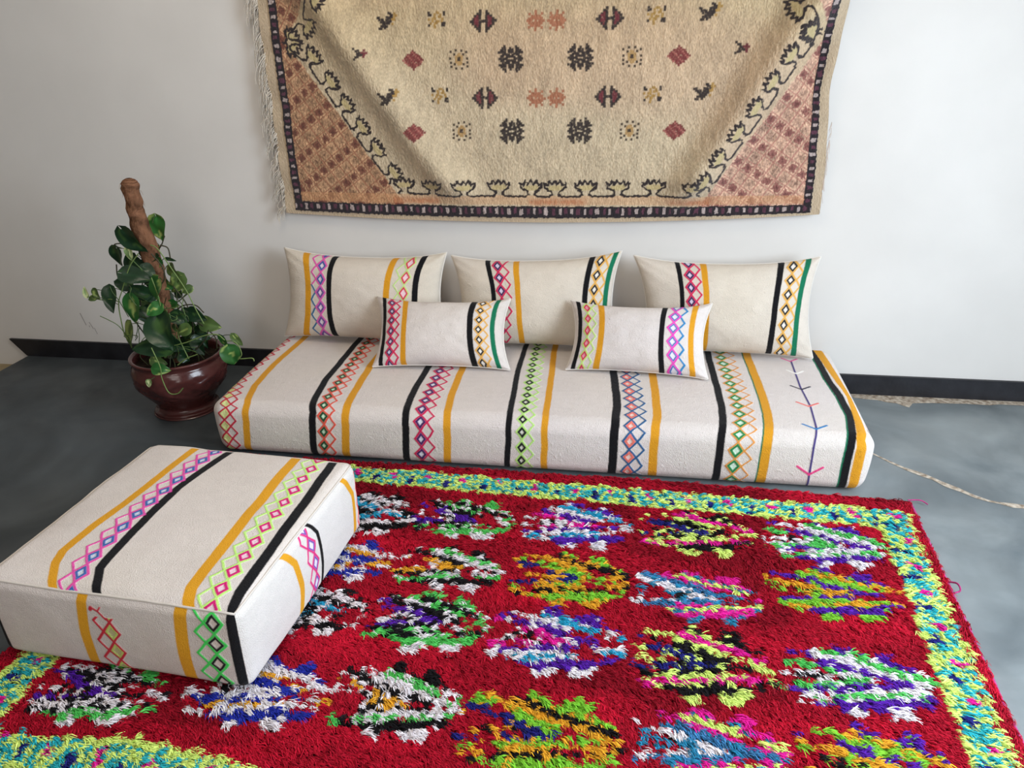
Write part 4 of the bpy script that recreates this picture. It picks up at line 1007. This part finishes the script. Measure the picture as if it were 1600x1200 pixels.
for k in range(48):                                        # inner leaves in the shade of the outer ones
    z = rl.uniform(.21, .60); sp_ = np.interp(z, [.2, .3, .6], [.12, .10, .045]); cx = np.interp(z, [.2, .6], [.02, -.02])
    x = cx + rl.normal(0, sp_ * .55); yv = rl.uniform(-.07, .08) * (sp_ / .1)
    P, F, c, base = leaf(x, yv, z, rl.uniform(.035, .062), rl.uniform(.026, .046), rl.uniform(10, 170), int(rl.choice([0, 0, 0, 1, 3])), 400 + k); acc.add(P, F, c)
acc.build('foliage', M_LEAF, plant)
for pts, kd in VINES:
    v_, f_ = tube_np(smooth_path(pts, 6), .0019 if kd else .0023, 6); vacc.add(v_, f_, lin((112, 134, 76)) if kd else lin((60, 58, 42)))
for k in range(20):                                        # thin runners looping between the leaves
    z0 = rl.uniform(.24, .52); a = rl.uniform(0, 6.28); sp_ = np.interp(z0, [.2, .6], [.13, .05])
    p0 = np.array([sp_ * math.cos(a), -.03 - .08 * rl.random(), z0]); p3 = p0 + np.array([rl.normal(0, .05), rl.normal(0, .02), rl.uniform(-.10, .12)]); p3[2] = max(p3[2], .225)
    m1 = p0 * .6 + p3 * .4 + np.array([rl.normal(0, .02), -.012, .02]); m2 = p0 * .3 + p3 * .7 + np.array([rl.normal(0, .02), -.01, .015])
    v_, f_ = tube_np(smooth_path([p0, m1, m2, p3], 6), .0015, 5); vacc.add(v_, f_, lin((92, 116, 66)) * rl.uniform(.5, 1.3))
for k in range(26):                                        # stems rising from the soil
    a = rl.uniform(0, 6.28); r = rl.uniform(.02, .12); z1 = rl.uniform(.26, .5)
    v_, f_ = tube_np(smooth_path([(r * math.cos(a), r * math.sin(a), .186), (r * .9 * math.cos(a) + rl.normal(0, .02), r * .8 * math.sin(a), .22), (r * .6 * math.cos(a) + rl.normal(0, .03), r * .5 * math.sin(a), (z1 + .2) / 2), (rl.normal(0, .04), rl.normal(0, .03), z1)], 5), .0016, 5)
    vacc.add(v_, f_, lin((74, 86, 52)) * rl.uniform(.6, 1.3))
vacc.build('vine', M_VINE, plant)

# ------------------------------------------------------------------ light
def area(name, loc, target, sx, sy, power, col):
    l = bpy.data.lights.new(name, 'AREA'); l.shape = 'RECTANGLE'; l.size = sx; l.size_y = sy; l.energy = power; l.color = col
    o = bpy.data.objects.new(name, l); COL.objects.link(o); o.location = loc
    o.rotation_euler = (Vector(target) - Vector(loc)).to_track_quat('-Z', 'Z').to_euler(); return o
area('window_daylight', (3.30, -1.90, 1.25), (0, -1.95, .30), 1.4, 1.5, 106, (.77, .885, 1.0))
area('rear_fill', (.6, -4.7, 1.9), (-.2, 0, 1.0), 2.2, 1.4, 42, (1.0, .94, .90))  # added fill from behind the camera, the wall there has no opening
area('ceiling_lamp', (.5, -1.2, 2.62), (.5, -1.0, 0), .7, .7, 13, (1.0, .86, .68))
w = bpy.data.worlds.new('daylight'); SC.world = w; w.use_nodes = True
sky = w.node_tree.nodes.new('ShaderNodeTexSky'); sky.sky_type = 'HOSEK_WILKIE'; sky.turbidity = 4
w.node_tree.links.new(sky.outputs['Color'], w.node_tree.nodes['Background'].inputs['Color']); w.node_tree.nodes['Background'].inputs['Strength'].default_value = .6
SC.view_settings.view_transform = 'Standard'; SC.view_settings.look = 'None'
SC.view_settings.exposure = 0.06; SC.view_settings.gamma = 1.0
